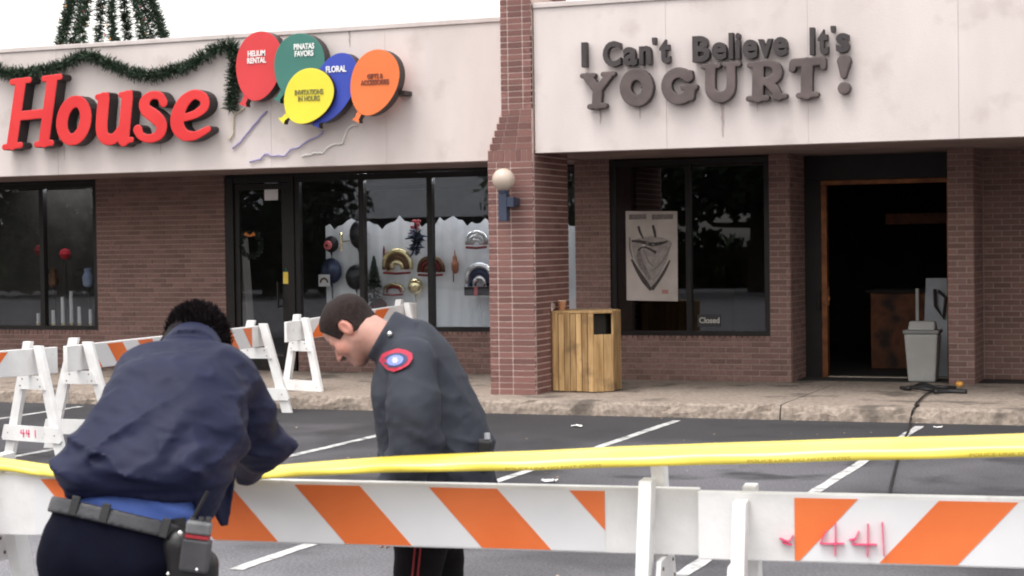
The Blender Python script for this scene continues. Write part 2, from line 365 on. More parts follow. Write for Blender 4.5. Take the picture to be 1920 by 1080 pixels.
def lay_bricks(pairs, m, thing_obj, limit=300):
    """pairs: (wall object, boxes); the bricks that show largest become objects, the rest one joined part"""
    sc = []
    for wi, (wall, bx) in enumerate(pairs):
        for b in bx:
            x, y, z = proj(b[:3]); vis = -5 < x < 1925 and -5 < y < 1085
            if any(h[0] < x < h[2] and h[1] < y < h[3] for h in HIDE): vis = False
            sc.append((b[3]+b[4])*b[5]/(z*z)*(1 if vis else .001))
    order = np.argsort(-np.array(sc)); keep = set(order[:limit].tolist()); i = 0
    me = unit_brick(m); rest = MB()
    for wall, bx in pairs:
        base = parent_base(wall)
        for cx, cy, cz, lx, ly, lz in bx:
            if i in keep:
                o = bpy.data.objects.new('brick', me); COL.objects.link(o); o.parent = wall
                o.location = (cx-base[0], cy-base[1], cz-base[2]); o.scale = (lx, ly, lz)
                o.rotation_euler = (random.gauss(0, .002), random.gauss(0, .002), random.gauss(0, .002))
            else: rest.box(cx-lx/2, cx+lx/2, cy-ly/2, cy+ly/2, cz-lz/2, cz+lz/2)
            i += 1
    if rest.v: tag(rest.build('bricks_beyond', m, thing_obj, fix=False), kind='stuff')
# ------------------------------------------------------------------ party shop (left)
ps = thing('party_shop', (-11, 21.4, 0), 'shop with brown brick wall and wide display windows under a pale fascia with red letters', 'shop')
XL, XR = -24.0, -7.405
seams = [ony(723, 150, YL)[0]+1.55*k for k in range(-12, 1)]
ed = [XL]+[s for s in seams if s > XL+.3]+[-7.30]
for a, b in zip(ed[:-1], ed[1:]):
    MB().box(a+.0012, b-.0012, YL+random.uniform(0, .004), YL+.22, SOF-.02, FT-.06).build('fascia_panel', m_stucco, ps)
MB().box(XL, -7.30, YL-.02, YL+.3, FT-.058, FT).build('coping', m_cope, ps, bevel=.008)
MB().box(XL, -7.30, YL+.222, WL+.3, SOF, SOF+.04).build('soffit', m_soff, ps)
MB().box(XL, -7.30, YL+.3, 34, 4.12, 4.2).build('roof', m_roof, ps)
wl = MB().box(-14.72, -12.66, WL+.002, WL+.2, .0, SOF).build('wall', m_mort, ps)
w2 = MB().box(-11.56, XR, WL+.002, WL+.2, .0, .66).build('wall', m_mort, ps)
w3 = MB().box(XL, -14.722, WL+.002, WL+.2, .0, .66).build('wall', m_mort, ps)
lay_bricks([(wl, brick_boxes('-y', WL, -14.72, -12.66, SW, SOF)), (w2, brick_boxes('-y', WL, -11.56, XR, SW, .62)+brick_boxes('-y', WL, -11.56, XR, .62, .69, soldier=True)),
            (w3, brick_boxes('-y', WL, -19.5, -14.72, SW, .62)+brick_boxes('-y', WL, -19.5, -14.72, .62, .69, soldier=True))], m_brick, ps)
def window(parent, x0, x1, z0, z1, Y, bars, gm, fw=.05, name='window', sill=True):
    f = MB(); f.box(x0, x1, Y+.02, Y+.10, z1-fw, z1); f.box(x0, x1, Y+.0, Y+.10, z0, z0+fw*.8); f.box(x0, x0+fw, Y+.02, Y+.10, z0+fw*.8, z1-fw); f.box(x1-fw, x1, Y+.02, Y+.10, z0+fw*.8, z1-fw)
    o = f.build(name, m_bronze, parent)
    xs = [x0+fw]+[q for b in bars for q in (b-fw/2, b+fw/2)]+[x1-fw]
    for b in bars: MB().box(b-fw/2, b+fw/2, Y+.01, Y+.105, z0+fw*.8, z1-fw).build('mullion', m_bronze, o)
    for a, b in zip(xs[::2], xs[1::2]): MB().box(a, b, Y+.055, Y+.061, z0+fw*.8, z1-fw).build('pane', gm, o)
    return o
win1 = window(ps, -19.5, -14.722, .69, 2.76, WL, [-17.2, -15.655], m_glass, .07)
win2 = window(ps, -11.60, XR-.002, .69, 2.76, WL, [-10.604, -9.62, -8.55], m_glass, .075)
MB().box(-12.655, -7.41, WL+.03, WL+.12, 2.762, SOF-.002).build('window_head', m_bronze, ps)
MB().box(-19.5, -14.725, WL+.03, WL+.12, 2.762, SOF-.002).build('window_head', m_bronze, ps)
# glazed entrance door
dr = MB(); dr.box(-12.655, -12.53, WL+.0, WL+.11, SW, 2.76); dr.box(-11.70, -11.602, WL+.0, WL+.11, SW, 2.76); dr.box(-12.53, -11.70, WL+.01, WL+.10, 2.68, 2.76)
dr = dr.build('entrance', m_bronze, ps)
lf = MB(); lf.box(-12.525, -12.45, WL+.03, WL+.08, SW+.02, 2.67); lf.box(-11.80, -11.705, WL+.03, WL+.08, SW+.02, 2.67); lf.box(-12.45, -11.80, WL+.03, WL+.08, SW+.02, SW+.2); lf.box(-12.45, -11.80, WL+.03, WL+.08, 2.59, 2.67)
lf.build('door_leaf', m_bronze, dr)
MB().box(-12.45, -11.80, WL+.05, WL+.056, SW+.2, 2.59).build('pane', m_glass, dr)
MB().tube([(-11.84, WL-.04, 1.0), (-11.84, WL-.04, 1.35)], .014).beam((-11.84, WL-.04, 1.02), (-11.84, WL+.04, 1.02), .02, .02).beam((-11.84, WL-.04, 1.33), (-11.84, WL+.04, 1.33), .02, .02).build('door_handle', m_bronze, dr)
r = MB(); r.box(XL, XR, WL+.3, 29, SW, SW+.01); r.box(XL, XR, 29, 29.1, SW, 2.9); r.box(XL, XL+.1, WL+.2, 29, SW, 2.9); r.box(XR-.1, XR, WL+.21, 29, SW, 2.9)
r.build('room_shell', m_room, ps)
MB().box(XL, XR, WL+.31, 29, 2.80, 2.84).build('room_ceiling', mat('room_ceiling', (.2, .19, .18), (.28, .27, .26), rough=.9, scale=2), ps)
# display backdrop: pale paper with a ragged top edge
m_paper = mat('backdrop_paper', (0.60, 0.62, 0.66), (0.72, 0.74, 0.78), rough=0.8, scale=3, stretch=(3, 1, .4))
bd = [(-11.45, .70), (-7.52, .70)]; n = 60
for i in range(n+1):
    x = -7.52+(-11.45+7.52)*i/n; bd.append((x, 2.12+.05*math.sin(x*9)+random.uniform(-.05, .05)))
MB().prism([(x, WL+.62, z) for x, z in bd], (0, .012, 0)).build('backdrop', m_paper, ps)
MB().box(-11.55, -7.52, WL+.205, WL+.62, .66, .70).build('display_floor', m_paper, ps)
MB().box(-19.5, -14.75, WL+.205, WL+.8, .66, .70).build('display_floor', mat('display_cloth', (.42, .44, .5), (.55, .57, .62), rough=.8, scale=5), ps)
MB().box(-19.5, -14.75, WL+.8, WL+.82, .70, 2.7).build('display_panel', m_dark, ps)
# ceiling tubes over the display
m_tube = bpy.data.materials.new('fluorescent_tube'); m_tube.use_nodes = True
_b = m_tube.node_tree.nodes['Principled BSDF']; _b.inputs['Emission Color'].default_value = (.92, .96, 1.0, 1); _b.inputs['Emission Strength'].default_value = 24.0; _b.inputs['Base Color'].default_value = (.8, .8, .8, 1)
for k in range(4):
    xa = -11.3+k*1.27 if k < 3 else -16.3
    fx = thing('ceiling_tube', (xa+.6, WL+.36, 2.79), ('fluorescent tube over the dark foil balloons in the display window', 'fluorescent tube over the gold foil balloons in the display window', 'fluorescent tube over the silver foil balloons in the display window', 'fluorescent tube over the candles in the dark display window')[k], 'light', 'tubes over the display window')
    MB().box(xa, xa+1.22, WL+.31, WL+.41, 2.765, 2.798).build('housing', m_cope, fx)
    MB().tube([(xa+.04, WL+.36, 2.742), (xa+1.18, WL+.36, 2.742)], .019, 10).build('tube', m_tube, fx, smooth=True)
    MB().box(xa+.005, xa+.04, WL+.34, WL+.38, 2.72, 2.765).box(xa+1.18, xa+1.215, WL+.34, WL+.38, 2.72, 2.765).build('end_caps', m_cope, fx)
# ------------------------------------------------------------------ yogurt shop (right)
ys = thing('dessert_shop', (-4.5, 20.8, 0), 'shop with brown brick front, dark poster window and open burnt doorway under a pale fascia', 'shop')
RX = 16.0
s0 = ony(1249, 150, YR)[0]; ed = [-7.035]+[s0+1.52*k for k in range(0, 15) if s0+1.52*k < RX-.3]+[RX]
for a, b in zip(ed[:-1], ed[1:]):
    MB().box(a+.0012, b-.0012, YR+random.uniform(0, .004), YR+.22, SOF-.0, FT-.06).build('fascia_panel', m_stucco, ys)
MB().box(-7.035, RX, YR-.02, YR+.3, FT-.058, FT).build('coping', m_cope, ys, bevel=.008)
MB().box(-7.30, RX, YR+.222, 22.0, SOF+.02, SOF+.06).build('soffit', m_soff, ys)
MB().box(-7.035, RX, YR+.3, 34, 4.12, 4.2).build('roof', m_roof, ys)
MB().box(-7.29, -7.04, YR+.2, YL+.6, SOF+.065, 4.1).build('fascia_return', m_stucco, ys)
TOPB = SOF+.018
wa = MB().box(-7.40, -6.957, WR+.002, WL+.25, 0, TOPB).build('wall', m_mort, ys)
wb = MB().box(-6.955, -4.992, WR+.002, WR+.2, 0, .66).build('wall', m_mort, ys)
wc = MB().box(-4.99, -4.747, WR+.002, DY+.1, 0, TOPB).build('wall', m_mort, ys)
wd = MB().box(-2.94, -2.657, WR+.002, DY+.1, 0, TOPB).build('wall', m_mort, ys)
we = MB().box(-2.655, RX, 21.602, 21.8, 0, TOPB).build('wall', m_mort, ys)
lay_bricks([(wa, brick_boxes('-y', WR, -7.40, -6.957, SW, TOPB)+brick_boxes('-x', -7.40, WR+.05, WL-.01, SW, TOPB)),
            (wb, brick_boxes('-y', WR, -6.957, -4.99, SW, .62)+brick_boxes('-y', WR, -6.957, -4.99, .62, .69, soldier=True)),
            (wc, brick_boxes('-y', WR, -4.99, -4.745, SW, TOPB)+brick_boxes('+x', -4.747, WR+.05, DY-.02, SW, TOPB)),
            (wd, brick_boxes('-y', WR, -2.94, -2.655, SW, TOPB)+brick_boxes('+x', -2.657, WR+.05, 21.59, SW, TOPB)),
            (we, brick_boxes('-y', 21.60, -2.64, 1.0, SW, TOPB))], m_brick, ys)
win3 = window(ys, -6.955, -4.992, .69, 2.79, WR, [-5.978], m_glassd, .065)
# doorway
MB().box(-4.745, -2.942, DY, DY+.1, 2.52, TOPB).build('door_header', m_bronze, ys)
MB().box(-4.745, -4.545, DY+.0, DY+.09, SW, 2.518).build('side_panel', m_bronze, ys)
dz = MB(); dz.box(-4.543, -4.475, DY-.02, DY+.1, SW, 2.46); dz.box(-3.06, -2.995, DY-.02, DY+.1, SW, 2.46); dz.box(-4.543, -2.995, DY-.02, DY+.1, 2.462, 2.518)
dz = dz.build('door_frame', m_copper, ys, bevel=.006)
MB().box(-2.993, -2.942, DY+.0, DY+.09, SW, 2.518).build('side_panel', m_bronze, ys)
MB().box(-4.47, -3.065, DY+.0, DY+.12, SW, SW+.018).build('threshold', mat('threshold_metal', (.42, .36, .3), (.5, .43, .36), rough=.4, metal=.7), ys)
h = MB(); h.tube([(-4.57, DY-.06, .95), (-4.57, DY-.06, 1.2)], .013); h.beam((-4.57, DY-.06, .98), (-4.57, DY+.01, .98), .02, .02); h.beam((-4.57, DY-.06, 1.17), (-4.57, DY+.01, 1.17), .02, .02)
h.build('door_handle', m_bronze, dz)
MB().box(-4.468, -4.455, DY-.03, DY+.03, 1.02, 1.24).box(-4.47, -4.44, DY-.035, DY-.01, 1.08, 1.13).build('lock_plate', m_copper, dz)
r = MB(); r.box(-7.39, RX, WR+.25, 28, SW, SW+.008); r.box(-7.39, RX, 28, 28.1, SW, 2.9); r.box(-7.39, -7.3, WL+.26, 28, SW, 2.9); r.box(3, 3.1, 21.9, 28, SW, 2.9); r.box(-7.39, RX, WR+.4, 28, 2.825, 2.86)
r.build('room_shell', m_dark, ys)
m_char = mat('charred_orange_wood', (.10, .032, .014), (.2, .07, .03), rough=.7, scale=6, spots=((.012, .01, .009), 3, .52, .9))
MB().box(-4.2, -1.2, 24.0, 24.12, 2.0, 2.14).build('ceiling_beam', m_char, ys)
MB().box(-4.24, -2.6, 23.1, 23.9, SW+.01, 1.12).build('counter', m_char, ys, bevel=.01)
MB().box(-4.3, -2.55, 23.05, 23.95, 1.122, 1.16).build('counter_top', m_dark, ys)
# ------------------------------------------------------------------ brick pier
pr = thing('brick_pier', (-7.3, 18.95, SW), 'square red brick pier between the two shopfronts, narrowing upward through the fascia', 'pier')
PX0, PX1, PXu, PY0, PY1, PZ1, PZ2 = -7.575, -7.05, -7.405, 18.45, 19.56, 2.84, 3.28
core = MB().box(PX0, PX1, PY0+.002, PY1, SW, PZ1-.16)
core.box(PX0, PX1, PY0+.002, PY1, PZ1-.16, PZ1)
prc = core.build('shaft', m_pmort, pr)
up = MB().box(PXu, PX1, PY0+.002, YL+.2, PZ2, 5.15)
prism = [(PX0, PY0+.002, PZ1+.001), (PX1, PY0+.002, PZ1+.001), (PX1, PY0+.002, PZ2), (PXu, PY0+.002, PZ2)]
up.prism(prism, (0, .9, 0)); upc = up.build('upper_shaft', m_pmort, pr)
MB().box(PXu-.03, PX1+.03, PY0-.03, YL+.25, 5.152, 5.24).build('pier_cap', m_cope, pr, bevel=.01)
bx = brick_boxes('-y', PY0, PX0, PX1, SW, PZ1-.13, stack=[.10, .265])
bx += brick_boxes('+x', PX1, PY0+.05, PY1, SW, PZ1)
bx += brick_boxes('-y', PY0, PX0, PX1, PZ1-.13, PZ1, soldier=True)
fl = []
for i in range(6):
    z0 = PZ1+(PZ2-PZ1)*i/6; z1 = PZ1+(PZ2-PZ1)*(i+1)/6; x0 = PX0+(PXu-PX0)*(i+.5)/6; wdt = PX1-x0
    e = [x0+.01, x0+wdt*.28, x0+wdt*.63, PX1]
    for a, b in zip(e[:-1], e[1:]): fl.append(((a+b)/2, PY0-.006+.02, (z0+z1)/2, b-a-.009, .04, z1-z0-.009))
ub = brick_boxes('-y', PY0, PXu, PX1, PZ2, 5.15, stack=[.082, .255])
ubx = brick_boxes('+x', PX1, PY0+.05, YL+.2, FT+.1, 5.15)
lay_bricks([(prc, bx), (upc, fl+ub+ubx)], m_pbrick, pr)
# rust and water streaks running down the fascias
m_streak = mat('water_streak', (.30, .245, .225), (.44, .37, .345), rough=.95, scale=9, stretch=(1, 1, .3))
def streak(par, Y, x, ya, yb, w0, w1):
    n = 9; L_, R_ = [], []
    for i in range(n+1):
        t = i/n; p = ony(x+random.gauss(0, .35)+2.5*math.sin(t*2)*(.4), ya+(yb-ya)*t, Y-.0025); ww = (w0+(w1-w0)*t)/165*random.uniform(.7, 1.2)
        L_.append((p[0]-ww, p[1], p[2])); R_.append((p[0]+ww, p[1], p[2]))
    MB().prism(L_+R_[::-1], (0, .0015, 0)).build('water_streak', m_streak, par)
for a in ((1354, 194, 256, 3.2, .6), (1125, 203, 232, 2.6, .5), (1199, 199, 222, 1.2, .3), (1419, 189, 210, 1.3, .3)): streak(ys, YR, *a)
for a in ((655, 52, 88, 3.5, .5), (120, 272, 300, 1.5, .3), (300, 262, 290, 1.2, .3)): streak(ps, YL, *a)
# ------------------------------------------------------------------ signs
m_red = mat('red_sign_face', (0.60, 0.022, 0.026), (0.66, 0.035, 0.035), rough=0.45, scale=2, spec=.35)
m_ret = mat('sign_return_black', (0.03, 0.022, 0.022), (0.045, 0.033, 0.033), rough=0.5, scale=3)
m_brn = mat('sign_brown_face', (0.085, 0.064, 0.062), (0.125, 0.094, 0.09), rough=0.65, scale=5, detail=6, rnd=.08)
m_brn2 = mat('sign_brown_rim', (0.04, 0.032, 0.033), (0.055, 0.044, 0.044), rough=0.6, scale=5)
def plane_px(pts, Y):
    return [tuple(ony(x, y, Y)[[0, 2]]) for x, y in pts]
def smooth2(p, r, n=4):
    r = list(r) if hasattr(r, '__len__') else [r]*len(p)
    if len(p) < 4 or len(p) > 12: return p, r
    A = [np.array([*q, k]) for q, k in zip(p, r)]; o = []
    for i in range(len(A)-1):
        a, b, c, d = A[max(i-1, 0)], A[i], A[i+1], A[min(i+2, len(A)-1)]
        for k in range(n): t = k/n; o.append(.5*(2*b+(c-a)*t+(2*a-5*b+4*c-d)*t*t+(3*b-a-3*c+d)*t**3))
    o.append(A[-1]); return [(q[0], q[1]) for q in o], [max(.5, q[2]) for q in o]
def glyph(name, strokes, Y0, Y1, parent, mats, holes=(), h=.009, k=0.0):
    """strokes: (points px, radii px) -> raised letter between Y0 (front) and Y1"""
    strokes = [smooth2(p, r) for p, r in strokes]
    pc = proj((-9 if Y0 > 19 else -5, Y0, 3.5)); ppm = FPX/pc[2]
    st = [(plane_px(p, Y0), [q*1.1/ppm for q in (r if hasattr(r, '__len__') else [r]*len(p))]) for p, r in strokes]
    ho = [(plane_px(p, Y0), [q/ppm for q in (r if hasattr(r, '__len__') else [r]*len(p))]) for p, r in holes]
    A = np.array([q for p, r in st for q in p]); R = max(max(r) for p, r in st)
    lo = (A[:, 0].min()-R-.03, Y0-.02, A[:, 1].min()-R-.03); hi = (A[:, 0].max()+R+.03, Y1+.02, A[:, 1].max()+R+.03)
    def f(P):
        Q = P[:, [0, 2]]; d = None
        for p, r in st:
            e = seg2(Q, p, r, k); d = e if d is None else np.minimum(d, e)
        for p, r in ho: d = np.maximum(d, -seg2(Q, p, r))
        return np.maximum(d, np.abs(P[:, 1]-(Y0+Y1)/2)-(Y1-Y0)/2)
    V, F = snet(f, lo, hi, h)
    c = V[F].mean(1); mi = (c[:, 1] > Y0+h*.6).astype(int)
    return wmesh(name, V, F, mats, parent, smooth=False, mi=mi)
def arc(cx, cy, rx, ry, a0, a1, n=14, tilt=0.0):
    o = []
    for i in range(n+1):
        a = math.radians(a0+(a1-a0)*i/n); x, y = rx*math.cos(a), -ry*math.sin(a); o.append((cx+x-tilt*y, cy+y))
    return o
HS = thing('letter_sign', ony(200, 230, YL), 'large slanted red letters with black sides on the pale fascia below the green garland', 'sign')
rm = [m_red, m_ret]
glyph('letter', [([(97, 152), (82, 265)], 12), ([(82, 148), (112, 144)], 6), ([(68, 271), (96, 268)], 6), ([(38, 158), (22, 270)], 12), ([(22, 154), (54, 150)], 6), ([(8, 276), (38, 272)], 6), ([(90, 212), (30, 218)], 9)], YL-.2, YL-.0, HS, rm)
glyph('letter', [(arc(138, 226, 22, 36, 0, 360, 24, .12), [13+2*abs(math.cos(2*math.pi*i/24)) -2 for i in range(25)])], YL-.2, YL, HS, rm)
glyph('letter', [([(194, 186), (190, 240), (197, 259), (213, 260), (226, 244)], [13, 13, 12, 10, 9]), ([(238, 182), (231, 262)], 12.5), ([(182, 182), (200, 178)], 5.5), ([(226, 178), (244, 174)], 5.5), ([(228, 266), (246, 262)], 5.5)], YL-.2, YL, HS, rm)
glyph('letter', [([(306, 192), (299, 180), (283, 179), (271, 191), (273, 206), (290, 219), (302, 233), (299, 251), (281, 260), (264, 255), (258, 244)], [9, 8, 8, 11, 12, 13, 12, 10, 8, 8, 10])], YL-.2, YL, HS, rm)
glyph('letter', [([(340, 222), (366, 214), (383, 200), (381, 184), (364, 177), (345, 190), (333, 215), (333, 238), (346, 253), (366, 254), (390, 242)], [7, 8, 9, 10, 9, 12, 14, 14, 11, 8, 6])], YL-.2, YL, HS, rm)
GB = thing('letter_sign', ony(1340, 160, YR), 'dark brown raised letters in two rows on the pale fascia above the burnt doorway', 'sign')
bm_ = [m_brn, m_brn2]; y0, y1 = YR-.11, YR-.02
glyph('letter', [([(1101, 144), (1119, 168)], 8), ([(1141, 141), (1121, 168)], 7), ([(1120, 166), (1118, 196)], 9), ([(1091, 142), (1112, 141)], 4.5), ([(1130, 139), (1149, 138)], 4.5), ([(1105, 200), (1133, 198)], 5)], y0, y1, GB, bm_)
glyph('letter', [(arc(1193, 164, 21, 25, 0, 360, 22), 10.5)], y0, y1, GB, bm_)
glyph('letter', [(arc(1272, 161, 23, 25, 42, 335, 20), 9.5), ([(1280, 164), (1303, 163)], 5), ([(1294, 165), (1294, 182)], 7), ([(1293, 136), (1294, 146)], 5)], y0, y1, GB, bm_)
glyph('letter', [([(1332, 126), (1331, 164), (1337, 177), (1351, 182), (1364, 176), (1370, 162), (1370, 124)], [9, 9, 9.5, 10, 9, 8, 8]), ([(1318, 125), (1346, 123)], 4.5), ([(1359, 121), (1384, 120)], 4.5)], y0, y1, GB, bm_)
glyph('letter', [([(1421, 124), (1420, 182)], 10), ([(1405, 122), (1440, 119), (1455, 126), (1456, 141), (1444, 151), (1425, 153)], [5, 6, 8, 9, 8, 6]), ([(1437, 152), (1452, 168), (1460, 181)], [7, 8, 7]), ([(1403, 185), (1437, 184)], 5), ([(1452, 182), (1471, 180)], 5)], y0, y1, GB, bm_)
glyph('letter', [([(1488, 118), (1540, 114)], 7.5), ([(1513, 118), (1512, 176)], 10), ([(1486, 120), (1485, 129)], 6), ([(1543, 115), (1543, 126)], 5), ([(1497, 179), (1530, 177)], 5)], y0, y1, GB, bm_)
glyph('exclamation_mark', [([(1582, 115), (1581, 142)], [12, 5]), ([(1582, 165), (1582, 165.4)], 10.5)], y0, y1, GB, bm_)
for ch, xa, xb, ya, yb in [('I', 1090, 1099, 79, 126), ('C', 1130, 1163, 76, 126), ('a', 1168, 1194, 87, 124), ('n', 1198, 1220, 85, 122), ("'", 1222, 1229, 70, 84), ('t', 1236, 1255, 73, 120), ('B', 1298, 1330, 66, 117),
                           ('e', 1334, 1362, 78, 113), ('l', 1366, 1374, 61, 111), ('i', 1379, 1387, 61, 111), ('e', 1392, 1420, 73, 111), ('v', 1421, 1448, 72, 109), ('e', 1449, 1476, 68, 106),
                           ('I', 1518, 1526, 51, 103), ('t', 1533, 1552, 54, 103), ("'", 1557, 1565, 48, 61), ('s', 1567, 1592, 61, 99)]:
    V, F = text_mesh(ch, 1.0, .034, .06, bevel=.006)
    lo, hi = V.min(0), V.max(0); a = ony(xa, yb, y0); b = ony(xb, ya, y0)
    W = np.c_[a[0]+(V[:, 0]-lo[0])/(hi[0]-lo[0])*(b[0]-a[0]), y1-(V[:, 2]-lo[2])/(hi[2]-lo[2])*(y1-y0+.0), a[2]+(V[:, 1]-lo[1])/(hi[1]-lo[1])*(b[2]-a[2])]
    mb = MB().add(W, F); mb.build('letter', m_brn2, GB)
# stand-off pins of both letter signs
for par, xs, z, ya, yb in ((GB, [ony(x, 160, YR)[0] for x in (1118, 1180, 1205, 1258, 1331, 1370, 1420, 1513)], ony(1300, 160, YR)[2], y1, YR+.02),):
    p = MB()
    for x in xs: p.tube([(x, ya-.01, z), (x, yb, z)], .012, 6)
    p.build('mounting_pins', m_brn2, par)
# ------------------------------------------------------------------ balloon signs
m_str = {'white': mat('string_white', (.75, .72, .7), rough=.5), 'blue': mat('string_violet', (.30, .27, .48), rough=.5), 'yellow': mat('string_cream', (.62, .56, .42), rough=.5)}
def balloon(colname, rgb, c, ax, a, b, knot, proud, label, lines, tcol, tpos, tsize, string, scol, egg=.12):
    """c centre px, ax axis angle (deg from vertical, towards the right), a/b half length/width in px, knot px"""
    Yf = YL-proud; o = thing('balloon_sign', ony(c[0], c[1], Yf), label, 'sign', 'balloon signs on the pale fascia')
    mf = mat('balloon_'+colname, rgb, tuple(min(1, q*1.12+.005) for q in rgb), rough=.42, scale=1.5, spec=.35)
    al = math.radians(ax); poly = []
    for i in range(48):
        t = 2*math.pi*i/48; u, v = a*math.cos(t), b*math.sin(t)*(1+egg*math.cos(t))
        poly.append((c[0]+u*math.sin(al)+v*math.cos(al), c[1]-u*math.cos(al)+v*math.sin(al)))
    P3 = [ony(x, y, Yf) for x, y in poly]
    MB().prism(P3, (0, min(.16, proud), 0), 0, 1).build('cabinet', [mf, m_ret], o, bevel=.006)
    kx, ky = knot; kd = np.array([c[0]-kx, c[1]-ky]); kd = kd/np.linalg.norm(kd); kn = np.array([-kd[1], kd[0]])
    K = [np.array([kx, ky])+kd*16+kn*5, np.array([kx, ky])+kn*4, np.array([kx, ky])-kd*6+kn*8, np.array([kx, ky])-kd*6-kn*8, np.array([kx, ky])-kn*4, np.array([kx, ky])+kd*16-kn*5]
    MB().prism([ony(q[0], q[1], Yf+.006) for q in K], (0, .1, 0), 0, 1).build('knot', [mf, m_ret], o)
    for i, tx in enumerate(lines):
        V, F = text_mesh(tx, 1.0, .024, .004, align='CENTER'); pc = proj(ony(c[0], c[1], Yf)); s = tsize/(pc[2] and FPX/pc[2])
        q = ony(tpos[0], tpos[1]+i*tsize*1.25, Yf-.006); wd = V[:, 0].max()-V[:, 0].min()
        W = np.c_[q[0]+V[:, 0]*s*1.05, np.full(len(V), q[1])-V[:, 2], q[2]+V[:, 1]*s*1.4]
        MB().add(W, F).build('lettering', mat('sign_text_'+tcol, {'white': (.82, .8, .78), 'brown': (.2, .05, .03), 'olive': (.22, .2, .06)}[tcol], rough=.5), o)
    if string:
        pts = [ony(x, y, YL-.02) for x, y in string]; pts = [Vector(p) for p in pts]; sm = []
        for i in range(len(pts)-1):
            for t in (0, .33, .66): sm.append(pts[i].lerp(pts[i+1], t)+Vector((random.gauss(0, .006), 0, random.gauss(0, .006))))
        sm.append(pts[-1]); MB().tube(sm, .011, 6).build('string', m_str[scol], o, smooth=True)
    MB().box(P3[12][0]-.1, P3[12][0]+.05, Yf+.12, YL+.02, P3[12][2]-.05, P3[12][2]+.0).build('bracket', m_ret, o)
balloon('red', (.56, .04, .045), (485, 124), 9, 66, 43, (457, 192), .20, 'red balloon-shaped sign with white lettering beside the hanging end of the garland', ['HELIUM', 'RENTAL'], 'white', (481, 105), 10.5, [(458, 203), (440, 214), (436, 236), (437, 252), (429, 262)], 'yellow')
balloon('green', (.045, .16, .13), (560, 124), 10, 62, 47, (522, 184), .25, 'dark green balloon-shaped sign with white lettering between the red and blue balloons', ['PINATAS', 'FAVORS'], 'white', (570, 92), 10.5, [(500, 208), (485, 226), (468, 244), (450, 266), (436, 278)], 'blue')
balloon('blue', (.035, .06, .36), (624, 165), 24, 70, 38, (594, 232), .29, 'royal blue balloon-shaped sign with white lettering, half behind the yellow balloon', ['FLORAL'], 'white', (630, 135), 11.5, [(605, 244), (603, 252), (580, 262), (562, 275), (545, 281), (536, 291), (515, 292), (496, 288), (488, 298), (468, 304)], 'blue')
balloon('yellow', (.72, .60, .045), (577, 181), 30, 55, 44, (531, 223), .36, 'yellow balloon-shaped sign with dark lettering in front of the green and blue balloons', ['INVITATIONS', 'IN HOURS'], 'olive', (579, 177), 9.5, None, 'white')
balloon('orange', (.68, .16, .045), (701, 155), 18, 64, 44, (669, 222), .33, 'orange balloon-shaped sign with brown lettering beside the blue balloon', ['GIFTS &', 'ACCESSORIES'], 'brown', (703, 147), 9.0, [(672, 234), (655, 236), (648, 250), (642, 268), (620, 272), (604, 287), (590, 286), (565, 293)], 'white')
# ------------------------------------------------------------------ garlands
m_needle = mat('garland_needles', (0.012, 0.028, 0.014), (0.035, 0.062, 0.032), rough=.6, scale=30, rnd=.35)
def tufts(mb, pts, r, per, ln=.05, wd=.006):
    P = [Vector(p) for p in pts]
    for i in range(len(P)-1):
        d = P[i+1]-P[i]; n = max(1, int(d.length*per)); dn = d.normalized()
        for j in range(n):
            c = P[i]+d*random.random(); a = Vector((random.gauss(0, 1), random.gauss(0, 1), random.gauss(0, 1))).normalized()
            a = (a-dn*a.dot(dn)*.4).normalized(); L = ln*random.uniform(.7, 1.4); s = a.cross(Vector((random.gauss(0, 1), random.gauss(0, 1), random.gauss(0, 1)))).normalized()*wd
            b = c+a*r*random.uniform(0, .55); e = b+a*L
            mb.add([b-s, b+s, e+s*.4, e-s*.4], [(0, 1, 2, 3)])
gl_px = [(-40, 112), (10, 138), (45, 137), (64, 134), (100, 128), (128, 116), (152, 104), (172, 105), (190, 113), (215, 124), (250, 137), (280, 142), (305, 138), (330, 130), (355, 122), (380, 107), (405, 92), (425, 85), (440, 88)]
gl = thing('garland', ony(300, 100, YL), 'dark green artificial pine garland swagged along the pale fascia above the red letters', 'garland')
t = MB(); tufts(t, [ony(x, y, YL-.09) for x, y in gl_px], .08, 1300, .07, .007); t.build('swag', m_needle, gl, fix=False)
t = MB(); tufts(t, [ony(x, y, YL-.09) for x, y in [(438, 88), (440, 112), (436, 140), (437, 165), (434, 190), (432, 206)]], .075, 1300, .07, .007); t.build('hanging_end', m_needle, gl, fix=False)
MB().tube([ony(x, y, YL-.09) for x, y in gl_px], .016, 5).build('wire', m_needle, gl)
